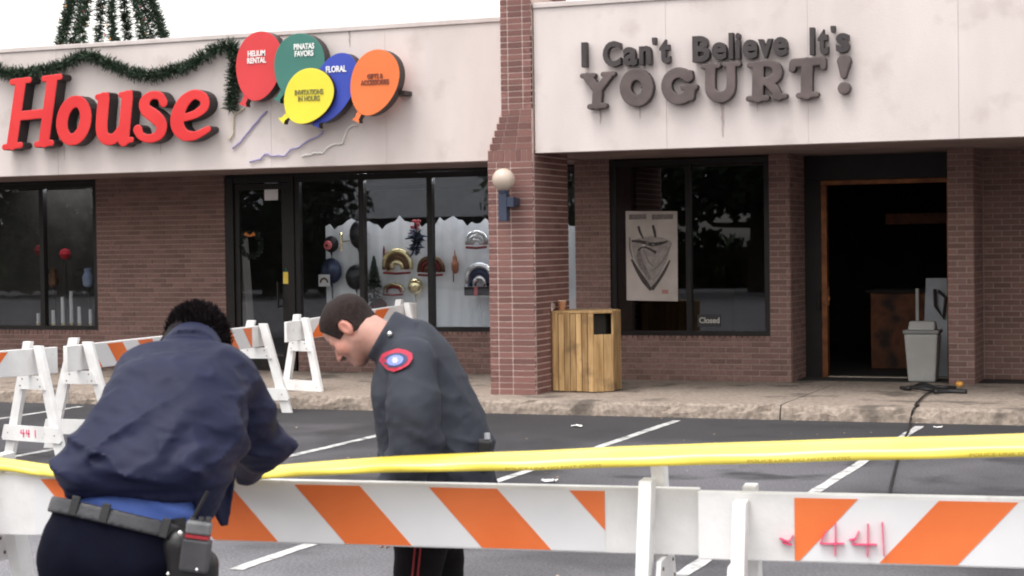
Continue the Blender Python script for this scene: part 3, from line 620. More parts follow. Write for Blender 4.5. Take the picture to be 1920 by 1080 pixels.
# cone of garland strands on the roof
RY = 23.6; rc_ = ony(212, 75, RY); RB = .80; tz = rc_[2]+2.75; bz = 4.2
rt = thing('garland_tree', (rc_[0], RY, bz), 'open cone of dark garland strands with small bulbs standing on the roof', 'decoration')
MB().tube([(rc_[0], RY, bz), (rc_[0], RY, tz)], .03, 8).build('pole', m_ret, rt)
m_bulb = [mat('bulb_red', (.35, .02, .03), rough=.3), mat('bulb_amber', (.55, .25, .06), rough=.3), mat('bulb_white', (.6, .58, .55), rough=.3)]
for k in range(11):
    a = math.radians(9+360/11*k); sp = RB*(1+(rc_[2]-bz)/2.75)
    A = Vector((rc_[0]+sp*math.cos(a), RY+sp*math.sin(a), bz)); B = Vector((rc_[0], RY, tz)); pts = [A.lerp(B, i/14)+Vector((random.gauss(0, .012), 0, 0)) for i in range(15)]
    t = MB(); tufts(t, pts, .085, 620, .075, .010); s = t.build('strand', m_needle, rt, fix=False)
    MB().tube(pts, .008, 5).build('wire', m_needle, s)
    for q in range(3):
        t = MB()
        for i in range(9):
            c = A.lerp(B, random.random())+Vector((random.gauss(0, .04), random.gauss(0, .04), 0)); t.lathe([(.004, -.018), (.014, -.005), (.012, .01), (.003, .022)], c, 6)
        tag(t.build('bulbs', m_bulb[q], s), kind='stuff')
# ------------------------------------------------------------------ wall lamp on the pier
lc = ony(944, 337, PY0-.19)
lp = thing('wall_lamp', (lc[0], PY0, lc[2]), 'frosted globe lamp on a dark blue bracket fixed to the brick pier', 'lamp')
prof = [(.05, -.118)]+[(.125*math.sin(math.radians(a)), -.125*math.cos(math.radians(a))) for a in range(28, 180, 8)]+[(.004, .125)]
MB().lathe(prof, lc, 28).build('globe', mat('frosted_globe', (.40, .31, .25), (.52, .42, .35), rough=.22, scale=2, spec=.5), lp, smooth=True)
m_lamp = mat('lamp_bracket', (.028, .036, .065), (.04, .05, .085), rough=.45, scale=4)
MB().lathe([(.055, -.03), (.06, .0), (.05, .012)], (lc[0], lc[1], lc[2]-.128), 20).build('collar', m_lamp, lp)
b = MB(); b.box(lc[0]-.045, lc[0]+.05, lc[1]-.05, lc[1]+.05, lc[2]-.45, lc[2]-.158); b.box(lc[0]+.05, lc[0]+.13, lc[1]-.045, lc[1]+.045, lc[2]-.30, lc[2]-.19); b.box(lc[0]-.03, lc[0]+.12, lc[1]+.045, PY0-.004, lc[2]-.28, lc[2]-.2)
b.build('bracket', m_lamp, lp, bevel=.006)
# ------------------------------------------------------------------ wooden litter bin
cF = onz(1030, 735, SW); cX0 = cF[0]; cY0 = cF[1]; sx = .70; sy = .62; ch = .17
tc_ = thing('litter_bin', (cX0+sx/2, cY0+sy/2, SW), 'wooden slatted litter bin with chamfered corners beside the brick pier', 'litter bin')
m_wood = mat('weathered_pine', (.28, .155, .06), (.56, .36, .17), rough=.75, scale=7, detail=7, stretch=(3, 3, .35), contrast=(.3, .7), bump=.3, bscale=40, rnd=.22, spots=((.14, .085, .045), 4, .58, .6))
m_wdk = mat('bin_inside', (.02, .016, .013), (.03, .025, .02), rough=.9, scale=5)
ztop = SW+.905
oct_ = [(cX0+.04, cY0+.02), (cX0+sx-ch, cY0), (cX0+sx, cY0+ch), (cX0+sx, cY0+sy-ch), (cX0+sx-ch, cY0+sy), (cX0+.06, cY0+sy), (cX0, cY0+sy-.06), (cX0, cY0+.06)]
MB().prism([(x*.72+.28*(cX0+sx/2), y*.72+.28*(cY0+sy/2), SW+.03) for x, y in oct_], (0, 0, .85)).build('liner', m_wdk, tc_)
nsl = {0: 7, 1: 2, 2: 3, 3: 2, 4: 6, 5: 1, 6: 5, 7: 1}
for e in range(8):
    a, b = Vector(oct_[e]), Vector(oct_[(e+1) % 8]); n = nsl[e]; d = (b-a)/n; nrm = Vector((d.y, -d.x)).normalized()
    for i in range(n):
        p, q = a+d*i+d.normalized()*.004, a+d*(i+1)-d.normalized()*.004; zt = ztop-.03+random.uniform(-.004, .004); ofs = nrm*random.uniform(0, .005)
        def slat(z0, z1):
            pol = [(p.x+ofs.x, p.y+ofs.y), (q.x+ofs.x, q.y+ofs.y), (q.x+ofs.x-nrm.x*.022, q.y+ofs.y-nrm.y*.022), (p.x+ofs.x-nrm.x*.022, p.y+ofs.y-nrm.y*.022)]
            MB().prism([(x, y, z0) for x, y in pol], (0, 0, z1-z0)).build('slat', m_wood, tc_)
        if e == 1: slat(SW+.01, zt-.23)
        else: slat(SW+.01+random.uniform(0, .006), zt)
k = .94; cx_, cy_ = cX0+sx/2, cY0+sy/2
MB().prism([(cx_+(x-cx_)*1.01, cy_+(y-cy_)*1.01, ztop-.028) for x, y in oct_], (0, 0, .028)).build('lid', m_wood, tc_, bevel=.004)
# opening frame on the chamfer
# paper cups on the bin lid
cp = ony(1052, 575, cY0+.14); cp = np.array([cp[0], cY0+.05, ztop]); cup1 = thing('paper_cup', (cp[0], cp[1]+.12, ztop), 'peach paper cup standing upright on the wooden litter bin', 'cup')
MB().lathe([(.032, 0), (.047, .10), (.05, .102), (.05, .108), (.044, .108), (.03, .006)], (cp[0], cp[1]+.12, ztop+.0005), 20).build('cup_wall', mat('peach_cup', (.62, .30, .17), (.74, .42, .27), rough=.5, scale=12), cup1, smooth=True)
MB().lathe([(.049, .1085), (.053, .1085), (.053, .114), (.046, .114)], (cp[0], cp[1]+.12, ztop+.0005), 20).build('cup_rim', mat('cup_cream', (.75, .6, .5), rough=.5), cup1)
cq = ony(1036, 573, cY0+.10); cup2 = thing('paper_cup', (cq[0]+.04, cq[1], ztop), 'pale paper cup lying on its side on the wooden litter bin', 'cup')
t = MB().lathe([(.03, 0), (.042, .095), (.046, .096), (.046, .102), (.038, .1), (.027, .01)], (0, 0, 0), 20); t.v = [(cq[0]-.05+y*.25+.06, cq[1]+.06-z, ztop+.047+x) for x, y, z in t.v]
t.build('cup_wall', mat('pale_cup', (.68, .55, .54), (.78, .68, .66), rough=.5, scale=10), cup2, smooth=True)
# ------------------------------------------------------------------ grey kitchen bin in the doorway
bq = onz(1727, 717, SW); gb = thing('plastic_bin', (bq[0], bq[1]+.16, SW), 'grey plastic kitchen bin with a swing lid standing in the burnt doorway', 'bin')
m_gry = mat('grey_plastic', (.30, .29, .28), (.37, .36, .345), rough=.5, scale=3, spots=((.2, .19, .18), 5, .6, .4))
bx0, by = bq[0], bq[1]+.16
def frus(mb, w0, d0, w1, d1, z0, z1):
    mb.add([(bx0-w0/2, by-d0/2, z0), (bx0+w0/2, by-d0/2, z0), (bx0+w0/2, by+d0/2, z0), (bx0-w0/2, by+d0/2, z0), (bx0-w1/2, by-d1/2, z1), (bx0+w1/2, by-d1/2, z1), (bx0+w1/2, by+d1/2, z1), (bx0-w1/2, by+d1/2, z1)],
           [(3, 2, 1, 0), (4, 5, 6, 7), (0, 1, 5, 4), (1, 2, 6, 5), (2, 3, 7, 6), (3, 0, 4, 7)]); return mb
frus(MB(), .31, .25, .385, .32, SW+.001, SW+.555).build('bin_body', m_gry, gb, bevel=.02)
frus(MB(), .405, .34, .41, .345, SW+.557, SW+.60).build('rim', mat('bin_rim', (.17, .165, .165), (.2, .195, .19), rough=.35, scale=4), gb, bevel=.01)
frus(MB(), .31, .26, .29, .12, SW+.602, SW+.70).build('swing_lid', m_gry, gb, bevel=.015)
# pale board leaning just inside the door
lbp = ony(1750, 560, DY+.35); lb = thing('leaning_board', (lbp[0], lbp[1], SW), 'pale blue-grey board with a dark mark leaning inside the doorway behind the grey bin', 'board')
MB().prism([(lbp[0]-.13, lbp[1]-.05, SW+.01), (lbp[0]+.17, lbp[1]-.05, SW+.01), (lbp[0]+.17, lbp[1]+.03, 1.33), (lbp[0]-.09, lbp[1]+.03, 1.33)], (0, .03, 0)).build('panel', mat('board_grey', (.26, .27, .30), (.33, .34, .37), rough=.6, scale=4), lb)
MB().tube([(lbp[0]+.02, lbp[1]-.02, 1.2), (lbp[0]+.03, lbp[1]-.025, 1.0), (lbp[0]+.12, lbp[1]-.03, .85), (lbp[0]+.15, lbp[1]-.025, 1.1), (lbp[0]+.06, lbp[1]-.02, 1.18)], .022, 6).build('mark', m_ret, lb)
MB().box(lbp[0]-.2, lbp[0]-.165, lbp[1]-.06, lbp[1]-.03, SW+.01, 1.21).build('edge_strip', m_gry, lb)
# hose and cable
m_hose = mat('black_hose', (.012, .011, .012), (.025, .023, .024), rough=.5, scale=10)
def on(x, y): return onz(x, y, SW+.02)
hp = [(1690, 727), (1705, 730), (1730, 724), (1758, 729), (1745, 733), (1715, 731), (1700, 727), (1728, 727), (1770, 730), (1790, 727)]
pts = [Vector(on(*q))+Vector((0, 0, .012*(i % 3))) for i, q in enumerate(hp)]
hs_ = thing('hose', on(1740, 729), 'tangled black hose heaped on the sidewalk before the burnt doorway', 'hose')
def smooth_path(p, n=6):
    out = []; p = [Vector(q) for q in p]
    for i in range(len(p)-1):
        a, b, c, d = p[max(i-1, 0)], p[i], p[i+1], p[min(i+2, len(p)-1)]
        for k in range(n):
            t = k/n; out.append(.5*((2*b)+(c-a)*t+(2*a-5*b+4*c-d)*t*t+(3*b-a-3*c+d)*t**3))
    return out+[p[-1]]
MB().tube(smooth_path(pts), .02, 8).build('coil', m_hose, hs_, smooth=True)
MB().tube(smooth_path([on(1812, 735), on(1780, 734), on(1752, 735)]), .028, 8).build('nozzle', m_hose, hs_, smooth=True)
cb = thing('cable', on(1720, 760), 'thin black cable running from the hose over the kerb onto the asphalt', 'cable')
c0 = onz(1708, 788, .02); MB().tube(smooth_path([on(1760, 734), on(1742, 736), on(1728, 746), on(1716, 759), (onz(1712, 768, SW)[0], CURB+.16, SW+.012), (onz(1712, 768, SW)[0]-.03, CURB+.01, .135), (onz(1712, 768, SW)[0]-.05, CURB-.05, .03), tuple(onz(1704, 806, .012)), tuple(onz(1690, 836, .012)), tuple(onz(1672, 905, .012)), tuple(onz(1668, 925, .012))]), .011, 7).build('cable_run', m_hose, cb, smooth=True)
ol = onz(1799, 725, SW); ob = thing('amber_cap', (ol[0], ol[1], SW), 'small amber plastic cap on the sidewalk beside the black hose', 'cap')
MB().lathe([(.02, 0), (.04, .01), (.042, .04), (.03, .055), (.004, .058)], (ol[0], ol[1], SW+.001), 14).build('cap_body', mat('amber_plastic', (.7, .3, .04), (.8, .42, .1), rough=.35, scale=20), ob, smooth=True)
# ------------------------------------------------------------------ poster and notice in the dark window
PYp = WR+.045
def onp(x, y, d=0.0): return tuple(ony(x, y, PYp-d))
po = thing('poster', onp(1222, 480), 'grey paper poster with a dark cone sketch taped to the dark window', 'poster')
t = MB(); n = 8; vs = []
cx4 = [onp(1173, 396), onp(1270, 396), onp(1271, 565), onp(1175, 563)]
t.prism(cx4, (0, .002, 0)); t.build('sheet', mat('poster_paper', (.36, .31, .285), (.46, .40, .37), rough=.7, scale=3), po)
m_ink = mat('poster_ink', (.035, .028, .027), (.07, .057, .05), rough=.8, scale=30); m_ink2 = mat('poster_ink_grey', (.13, .11, .11), (.2, .17, .16), rough=.8, scale=30)
def ink(pts, w, m, name='print_mark'):
    st, rr = plane_px(pts, PYp-.003), [q/165 for q in (w if hasattr(w, '__len__') else [w]*len(pts))]
    mb = MB(); sp = smooth_path([(a, PYp-.0022, b) for a, b in st], 5); k = len(sp)-1; vs = []; fs = []
    for i, p in enumerate(sp):
        q = i/k*(len(rr)-1); r = rr[int(q)]+(rr[min(int(q)+1, len(rr)-1)]-rr[int(q)])*(q-int(q)); d = (sp[min(i+1, k)]-sp[max(i-1, 0)]).normalized(); nn = Vector((-d.z, 0, d.x))
        vs += [p+nn*r, p-nn*r]
        if i: fs.append((2*i-2, 2*i-1, 2*i+1, 2*i))
    mb.add(vs, fs).build(name, m, po)
m_tone = mat('poster_tone', (.22, .19, .18), (.31, .27, .25), rough=.8, scale=14)
MB().prism([onp(x, y, .0012) for x, y in ((1183, 452), (1200, 446), (1222, 442), (1244, 446), (1258, 452), (1252, 484), (1238, 514), (1222, 540), (1206, 516), (1190, 488))], (0, .0006, 0)).build('cone_shape', m_tone, po)
ink([(1184, 486), (1196, 508), (1208, 527), (1221, 544)], [2, 4, 5, 3], m_ink); ink([(1222, 543), (1234, 527), (1246, 508), (1256, 488)], [4, 3, 3, 1.5], m_ink)
ink([(1184, 452), (1200, 453), (1222, 458), (1240, 456), (1252, 452)], [2, 3, 4, 3, 1.5], m_ink); ink([(1197, 424), (1200, 435), (1206, 447)], [2.5, 2.5, 1.5], m_ink); ink([(1224, 422), (1227, 434), (1229, 445)], [2.5, 3, 2], m_ink)
ink([(1181, 445), (1181, 465), (1186, 484)], [1.5, 2, 1.2], m_ink2); ink([(1259, 455), (1250, 478), (1236, 497), (1222, 508)], [1, 1.4, 1.4, 1], m_ink2); ink([(1196, 470), (1206, 463), (1220, 468), (1230, 474)], [2, 1.6, 2, 3.5], m_ink)
ink([(1204, 462), (1216, 456), (1226, 459)], [2.5, 2, 1.2], mat('poster_white', (.55, .5, .48), rough=.8)); ink([(1197, 470), (1200, 490), (1210, 508), (1220, 525)], [4, 6, 5, 2], m_ink2); ink([(1207, 468), (1216, 490), (1226, 500)], [1, 1.3, 1], m_ink2)
ink([(1179, 407), (1212, 406)], [5, 5], m_ink2, 'heading_line'); ink([(1222, 407), (1262, 406)], [5, 5], m_ink2, 'heading_line'); ink([(1241, 547), (1253, 547)], [4, 4], mat('poster_red', (.35, .16, .15), rough=.8), 'stamp')
nt_ = thing('closed_notice', onp(1328, 602), 'small pale "Closed" lettering at the foot of the dark window', 'notice')
V, F = text_mesh('Closed', 1.0, .02, .002); a_, b_ = ony(1311, 606, PYp), ony(1349, 595, PYp); lo, hi = V.min(0), V.max(0)
MB().add(np.c_[a_[0]+(V[:, 0]-lo[0])/(hi[0]-lo[0])*(b_[0]-a_[0]), PYp-V[:, 2], a_[2]+(V[:, 1]-lo[1])/(hi[1]-lo[1])*(b_[2]-a_[2])], F).build('lettering', mat('notice_text', (.42, .4, .36), rough=.6), nt_)
MB().prism([onp(1308, 590, -.004), onp(1351, 590, -.004), onp(1351, 613, -.004), onp(1308, 613, -.004)], (0, .002, 0)).build('card', mat('notice_card', (.03, .028, .03), rough=.7), nt_)
# ------------------------------------------------------------------ party shop display
BY = WL+.60
def bpx(x, y, d=0.0): return ony(x, y, BY-d)
m_gold = mat('gold_foil', (.72, .58, .30), (.85, .74, .48), rough=.22, scale=6, metal=.85, bump=.5, bscale=14)
m_silv = mat('silver_foil', (.70, .72, .76), (.85, .86, .9), rough=.18, scale=6, metal=.9, bump=.5, bscale=14)
m_brz = mat('bronze_foil', (.10, .055, .035), (.2, .11, .07), rough=.3, scale=6, metal=.6, bump=.5, bscale=14)
m_navy = mat('navy_foil', (.025, .03, .07), (.05, .06, .12), rough=.3, scale=6, metal=.4, bump=.4, bscale=14)
m_blk = mat('dark_foil', (.012, .012, .018), (.03, .03, .035), rough=.35, scale=6, metal=.3)
m_mar = mat('maroon_felt', (.12, .01, .014), (.2, .02, .025), rough=.8, scale=20)
m_pine = mat('display_pine', (.008, .014, .010), (.02, .034, .02), rough=.7, scale=30, rnd=.3)
m_pink = mat('pink_flower', (.5, .10, .12), (.62, .18, .19), rough=.7, scale=12)
m_card = mat('white_card', (.6, .6, .62), (.7, .7, .72), rough=.6, scale=6)
def arch_foil(cx, cy, w, h, m, label, m2=None, legs=3):
    """foil balloon: nested puffy arches, the way a rainbow balloon is built"""
    c = bpx(cx, cy, .10); s = 1/157.; o = thing('foil_balloon', c, label, 'balloon', 'foil balloons on the display backdrop')
    for k in range(legs):
        f = 1-k*.30; pts = []; rr = h*s*.13
        for i in range(17):
            a = math.pi*i/16; pts.append((c[0]+w*s*.5*f*math.cos(a), c[1]+random.uniform(-.004, .004), c[2]-h*s*.5+rr+(h*s-2*rr)*f*(math.sin(a)**.7)))
        MB().tube(pts, [rr*(.75+.25*math.sin(math.pi*i/16)) for i in range(17)], 10).build('arch', m if (k % 2 == 0 or m2 is None) else m2, o, smooth=True)
    MB().tube([(c[0]-w*s*.5, c[1]-.02, c[2]-h*s*.5), (c[0], c[1]-.03, c[2]-h*s*.5-.012), (c[0]+w*s*.5, c[1]-.02, c[2]-h*s*.5)], .018, 6).build('base_trim', m_mar, o)
    MB().tube([(c[0], c[1], c[2]-h*s*.5-.01), (c[0]+.01, c[1]+.01, .71)], .004, 5).build('ribbon', m_card, o)
    return o
def round_foil(cx, cy, w, h, m, label, d=.10, ribbon=True):
    c = bpx(cx, cy, d); s = 1/157.; o = thing('foil_balloon', c, label, 'balloon', 'foil balloons on the display backdrop'); n = 20; t = MB()
    prof = [(math.sin(math.pi*i/12), math.cos(math.pi*i/12)) for i in range(13)]; vs = []; fs = []
    for i, (r, z) in enumerate(prof):
        for k in range(n):
            a = 2*math.pi*k/n; cr = 1+.04*math.sin(7*a)*abs(z); vs.append((c[0]+r*math.cos(a)*w*s/2*cr, c[1]+z*.07, c[2]+r*math.sin(a)*h*s/2*cr))
    fs = [(i*n+k, i*n+(k+1) % n, (i+1)*n+(k+1) % n, (i+1)*n+k) for i in range(12) for k in range(n)]
    t.add(vs, fs).build('envelope', m, o, smooth=True)
    MB().tube([(c[0], c[1], c[2]-h*s*.5+.01), (c[0], c[1]+.01, c[2]-h*s*.5-.05), (c[0]+.01, c[1]+.02, max(.71, c[2]-.9))], [.02, .006, .004], 6).build('tail', m, o)
    return o
arch_foil(745, 488, 62, 52, m_gold, 'gold arched foil balloon with a red base on the pale backdrop', m_brz)
arch_foil(808, 497, 56, 40, m_brz, 'bronze arched foil balloon behind the window bar', m_mar)
arch_foil(900, 517, 58, 58, m_silv, 'large silver arched foil balloon above a dark box beside the pier', m_navy)
arch_foil(894, 447, 46, 36, m_silv, 'small silver arched foil balloon high on the backdrop beside the pier')
arch_foil(738, 541, 46, 24, m_gold, 'low gold arched foil balloon with a red trim beside the small dark tree', m_mar, 2)
round_foil(779, 537, 34, 36, m_gold, 'round pale gold foil balloon beside the low arched one')
round_foil(621, 458, 34, 36, m_blk, 'round black foil balloon with a pink centre')
round_foil(621, 508, 50, 56, m_navy, 'round navy blue foil balloon behind a white card')
round_foil(672, 440, 42, 60, m_blk, 'tall dark oval foil balloon high on the backdrop')
round_foil(668, 520, 50, 54, m_blk, 'round dark foil balloon half behind the window bar', .16)
round_foil(710, 572, 38, 26, m_mar, 'maroon cushion-shaped foil balloon low on the backdrop', .14, False)
p = bpx(614, 460, .19); o = thing('pink_rosette', p, 'small pink rosette on the black foil balloon', 'rosette')
t = MB().lathe([(.004, -.03), (.05, -.03), (.065, -.01), (.055, .01), (.004, .02)], (0, 0, 0), 14); t.v = [(p[0]+x, p[1]-z, p[2]+y) for x, y, z in t.v]; t.build('petals', m_pink, o)
t = MB().lathe([(.004, -.01), (.022, -.005), (.02, .012), (.004, .018)], (0, 0, 0), 10); t.v = [(p[0]+x, p[1]-.02-z, p[2]+y) for x, y, z in t.v]; t.build('centre', m_mar, o)
p = bpx(608, 526, .2); o = thing('display_card', p, 'white picture card standing before the navy foil balloon', 'card')
MB().box(p[0]-.085, p[0]+.085, p[1]-.004, p[1]+.004, p[2]-.08, p[2]+.08).build('sheet', m_card, o)
MB().tube([(p[0]+.055*math.cos(a/8*math.pi), p[1]-.007, p[2]-.03+.06*math.sin(a/8*math.pi)) for a in range(9)], .012, 6).build('printed_arch', m_brz, o)
MB().box(p[0]-.02, p[0]+.02, p[1]+.005, p[1]+.05, p[2]-.08, p[2]-.07).build('foot', m_card, o)
# small dark tree
p = bpx(702, 550, .2); o = thing('tabletop_tree', (p[0], p[1], .70), 'small dark artificial tree standing in the display window', 'tree')
MB().tube([(p[0], p[1], .70), (p[0], p[1], 1.62)], .012, 6).build('trunk', m_ret, o)
t = MB()
for i in range(900):
    z = random.random()**.8; R = .20*(1-z)+.02; a = random.uniform(0, 6.28); c = Vector((p[0], p[1], .98+z*.72)); e = c+Vector((R*math.cos(a), R*math.sin(a), -.05)); sdv = Vector((-math.sin(a), math.cos(a), 0))*.012; b = c.lerp(e, .4)
    t.add([b-sdv, b+sdv, e+sdv*.3, e-sdv*.3], [(0, 1, 2, 3)])
t.build('crown', m_pine, o, fix=False)
MB().lathe([(.08, 0), (.10, .12), (.085, .13)], (p[0], p[1], .705), 14).build('pot', m_mar, o)
# flower stem
p = bpx(780, 430, .15); o = thing('flower_arrangement', (p[0], p[1], p[2]), 'pink flower arrangement with dark leaves hung on the backdrop', 'flowers')
for i in range(9):
    c = (p[0]+random.gauss(0, .045), p[1]+random.gauss(0, .02), p[2]+.03+random.gauss(0, .045)); MB().lathe([(.004, -.02), (.03, -.012), (.036, .008), (.004, .02)], c, 9).build('bloom', m_pink, o)
t = MB(); tufts(t, [(p[0], p[1], p[2]-.02), (p[0]-.02, p[1], p[2]-.3)], .1, 300, .09, .02); t.build('leaves', m_navy, o, fix=False)
MB().tube([(p[0], p[1], p[2]), (p[0]-.02, p[1]+.08, p[2]-.33)], .012, 6).build('stem', m_pine, o)
for (x, y, hh, lab) in ((720, 482, .30, 'slim maroon candle hung beside the gold arched balloon'), (728, 492, .22, 'shorter maroon candle beside the gold arched balloon'), (853, 492, .3, 'reddish figurine with a pointed top hung alone on the pale backdrop')):
    p = bpx(x, y, .05); o = thing('candle' if 'candle' in lab else 'figurine', p, lab, 'candle' if 'candle' in lab else 'figurine')
    if 'candle' in lab:
        MB().tube([(p[0], p[1], p[2]-hh/2), (p[0], p[1], p[2]+hh/2-.05), (p[0], p[1], p[2]+hh/2)], [.02, .016, .004], 8).build('wax', m_mar, o)
        MB().lathe([(.03, 0), (.03, .02), (.015, .03)], (p[0], p[1], p[2]-hh/2-.02), 10).build('holder', m_gold, o)
    else:
        MB().lathe([(.02, -.15), (.045, -.10), (.05, -.02), (.03, .03), (.028, .07), (.012, .1), (.004, .17)], p, 12).build('figure', mat('terracotta', (.35, .12, .07), (.45, .2, .12), rough=.6, scale=10), o)
        MB().tube([(p[0]-.02, p[1]-.01, p[2]-.13), (p[0]-.02, p[1]-.01, p[2]-.26)], .008, 6).build('peg', m_mar, o)
p = bpx(896, 545, .25); o = thing('dark_box', (p[0], p[1], p[2]), 'dark gift box under the large silver arched balloon', 'box')
MB().box(p[0]-.16, p[0]+.2, p[1]-.08, p[1]+.08, p[2]-.06, p[2]+.05).build('carton', m_blk, o); MB().box(p[0]-.02, p[0]+.03, p[1]-.083, p[1]+.083, p[2]-.062, p[2]+.053).build('ribbon', m_pink, o)
MB().box(p[0]-.16, p[0]+.2, p[1]-.06, BY+.02, p[2]-.085, p[2]-.063).build('shelf', m_card, o)
p = bpx(640, 456, .12); o = thing('gold_ornament', p, 'small gold ornament between two dark foil balloons', 'ornament')
MB().tube([(p[0], p[1], p[2]-.1), (p[0], p[1], p[2]+.1)], .018, 8).tube([(p[0], p[1], p[2]+.02), (p[0]+.12, p[1], p[2]+.03)], .01, 6).build('stem', m_gold, o); MB().lathe([(.004, -.03), (.03, 0), (.004, .03)], (p[0], p[1], p[2]+.12), 10).build('knob', m_gold, o)
# door decorations
p = ony(470, 452, WL+.028); o = thing('door_wreath', p, 'dark wreath with an orange bow on the glazed entrance door', 'wreath')
ring = [(p[0]+.16*math.cos(a/12*math.pi), p[1]+.015, p[2]-.05+.16*math.sin(a/12*math.pi)) for a in range(25)]
t = MB(); tufts(t, ring, .03, 700, .035, .008); t.build('greenery', m_pine, o, fix=False)
MB().tube([(p[0]-.07, p[1]-.01, p[2]+.1), (p[0], p[1]-.015, p[2]+.07), (p[0]+.07, p[1]-.01, p[2]+.1)], [.03, .014, .03], 8).build('bow', mat('orange_ribbon', (.4, .12, .03), (.5, .18, .05), rough=.6, scale=8), o)
p = ony(508, 358, WL+.04); o = thing('door_notice', p, 'pale paper notice high on the glazed entrance door', 'notice')
MB().prism([ony(495, 341, WL+.045), ony(521, 341, WL+.045), ony(521, 375, WL+.045), ony(496, 376, WL+.045)], (0, .002, 0)).build('sheet', m_card, o)
p = ony(537, 520, WL-.004); o = thing('yellow_tag', p, 'small yellow tag with a green loop on the entrance door frame', 'tag')
MB().prism([ony(531, 510, WL+.024), ony(544, 510, WL+.024), ony(543, 532, WL+.024), ony(531, 532, WL+.024)], (0, .003, 0)).build('card', mat('yellow_card', (.7, .5, .06), (.75, .56, .1), rough=.6, scale=5), o)
MB().tube([ony(535, 510, WL+.02), ony(536, 502, WL+.02), ony(539, 510, WL+.02)], .006, 6).build('loop', mat('green_loop', (.05, .2, .15), rough=.5), o)
p = ony(450, 540, WL+.4); o = thing('display_stand', (p[0], p[1], SW), 'tall pale wedge-shaped stand inside the entrance door', 'stand')
MB().prism([(p[0]-.07, p[1], SW+.012), (p[0]+.14, p[1], SW+.012), (p[0]+.02, p[1], 2.0), (p[0]-.07, p[1], 2.0)], (0, .2, 0)).build('panel', mat('stand_grey', (.34, .32, .31), (.4, .38, .37), rough=.7, scale=4), o)
MB().prism([(p[0]+.145, p[1], SW+.012), (p[0]+.20, p[1], SW+.012), (p[0]+.18, p[1], .78), (p[0]+.115, p[1], .78)], (0, .1, 0)).build('blue_strip', mat('stand_blue', (.06, .09, .22), rough=.6), o)
# clutter in the far left window
bits = [(75, 468, 'red gift bow on the dark window display', 'bow', m_mar), (122, 475, 'bright red paper flower in the dark window display', 'paper flower', mat('red_flower', (.5, .02, .04), rough=.6)), (100, 520, 'brown parcel in the dark window display', 'parcel', m_brz), (165, 520, 'pale blue vase in the dark window display', 'vase', mat('blue_glaze', (.2, .25, .38), (.3, .35, .48), rough=.3, scale=6))]
for x, y, lab, cat_, m in bits:
    p = ony(x, y, WL+.45); o = thing(cat_.replace(' ', '_'), (p[0], p[1], p[2]-.1), lab, cat_)
    MB().lathe([(.03, -.14), (.07, -.11), (.08, 0), (.05, .07), (.055, .12), (.03, .13)] if cat_ in ('vase', 'parcel') else [(.004, -.09), (.05, -.07), (.085, -.01), (.06, .05), (.004, .07)], p, 10).build('body', m, o)
    MB().tube([(p[0], p[1], p[2]-.12), (p[0], p[1]+.05, .70)], .012, 6).build('stem', m_blk, o)
for i, (x, hh, lab) in enumerate(((100, .25, 'short pale candle before the brown parcel in the dark window'), (118, .44, 'tall pale candle under the red paper flower in the dark window'), (134, .52, 'tallest pale candle in the dark window display'), (149, .30, 'pale candle between the tallest candle and the blue vase'), (170, .26, 'pale candle beside the blue vase stem in the dark window'), (72, .2, 'stub of pale candle under the red gift bow'))):
    p = ony(x, 600, WL+.4+.05*(i % 3)); o = thing('window_candle', (p[0], p[1], .70), lab, 'candle', 'candles in the dark window display')
    MB().tube([(p[0], p[1], .76), (p[0], p[1], .70+hh)], .026, 10).build('wax', m_card, o)
    MB().lathe([(.055, 0), (.05, .012), (.02, .025), (.032, .06), (.03, .065)], (p[0], p[1], .702), 12).build('holder', m_gold, o)
# ------------------------------------------------------------------ barricades
m_or = mat('orange_sheeting', (.72, .145, .03), (.78, .18, .045), rough=.42, scale=3, spec=.5, bump=.05, bscale=90)
m_sheet = mat('white_sheeting', (.68, .67, .68), (.74, .73, .74), rough=.4, scale=3, spec=.5)
m_spray = mat('pink_spray', (.75, .05, .16), (.8, .12, .22), rough=.7, scale=20)
m_spec = mat('bolt_dark', (.10, .08, .07), (.16, .13, .12), rough=.6, scale=10)
def clip_poly(poly, x0, x1):
    def cl(P, inside, inter):
        out = []
        for i in range(len(P)):
            a, b = P[i-1], P[i]
            if inside(b):
                if not inside(a): out.append(inter(a, b))
                out.append(b)
            elif inside(a): out.append(inter(a, b))
        return out
    ix = lambda v: (lambda a, b: (v, a[1]+(b[1]-a[1])*(v-a[0])/(b[0]-a[0])))
    poly = cl(poly, lambda p: p[0] >= x0, ix(x0))
    return cl(poly, lambda p: p[0] <= x1, ix(x1)) if poly else []
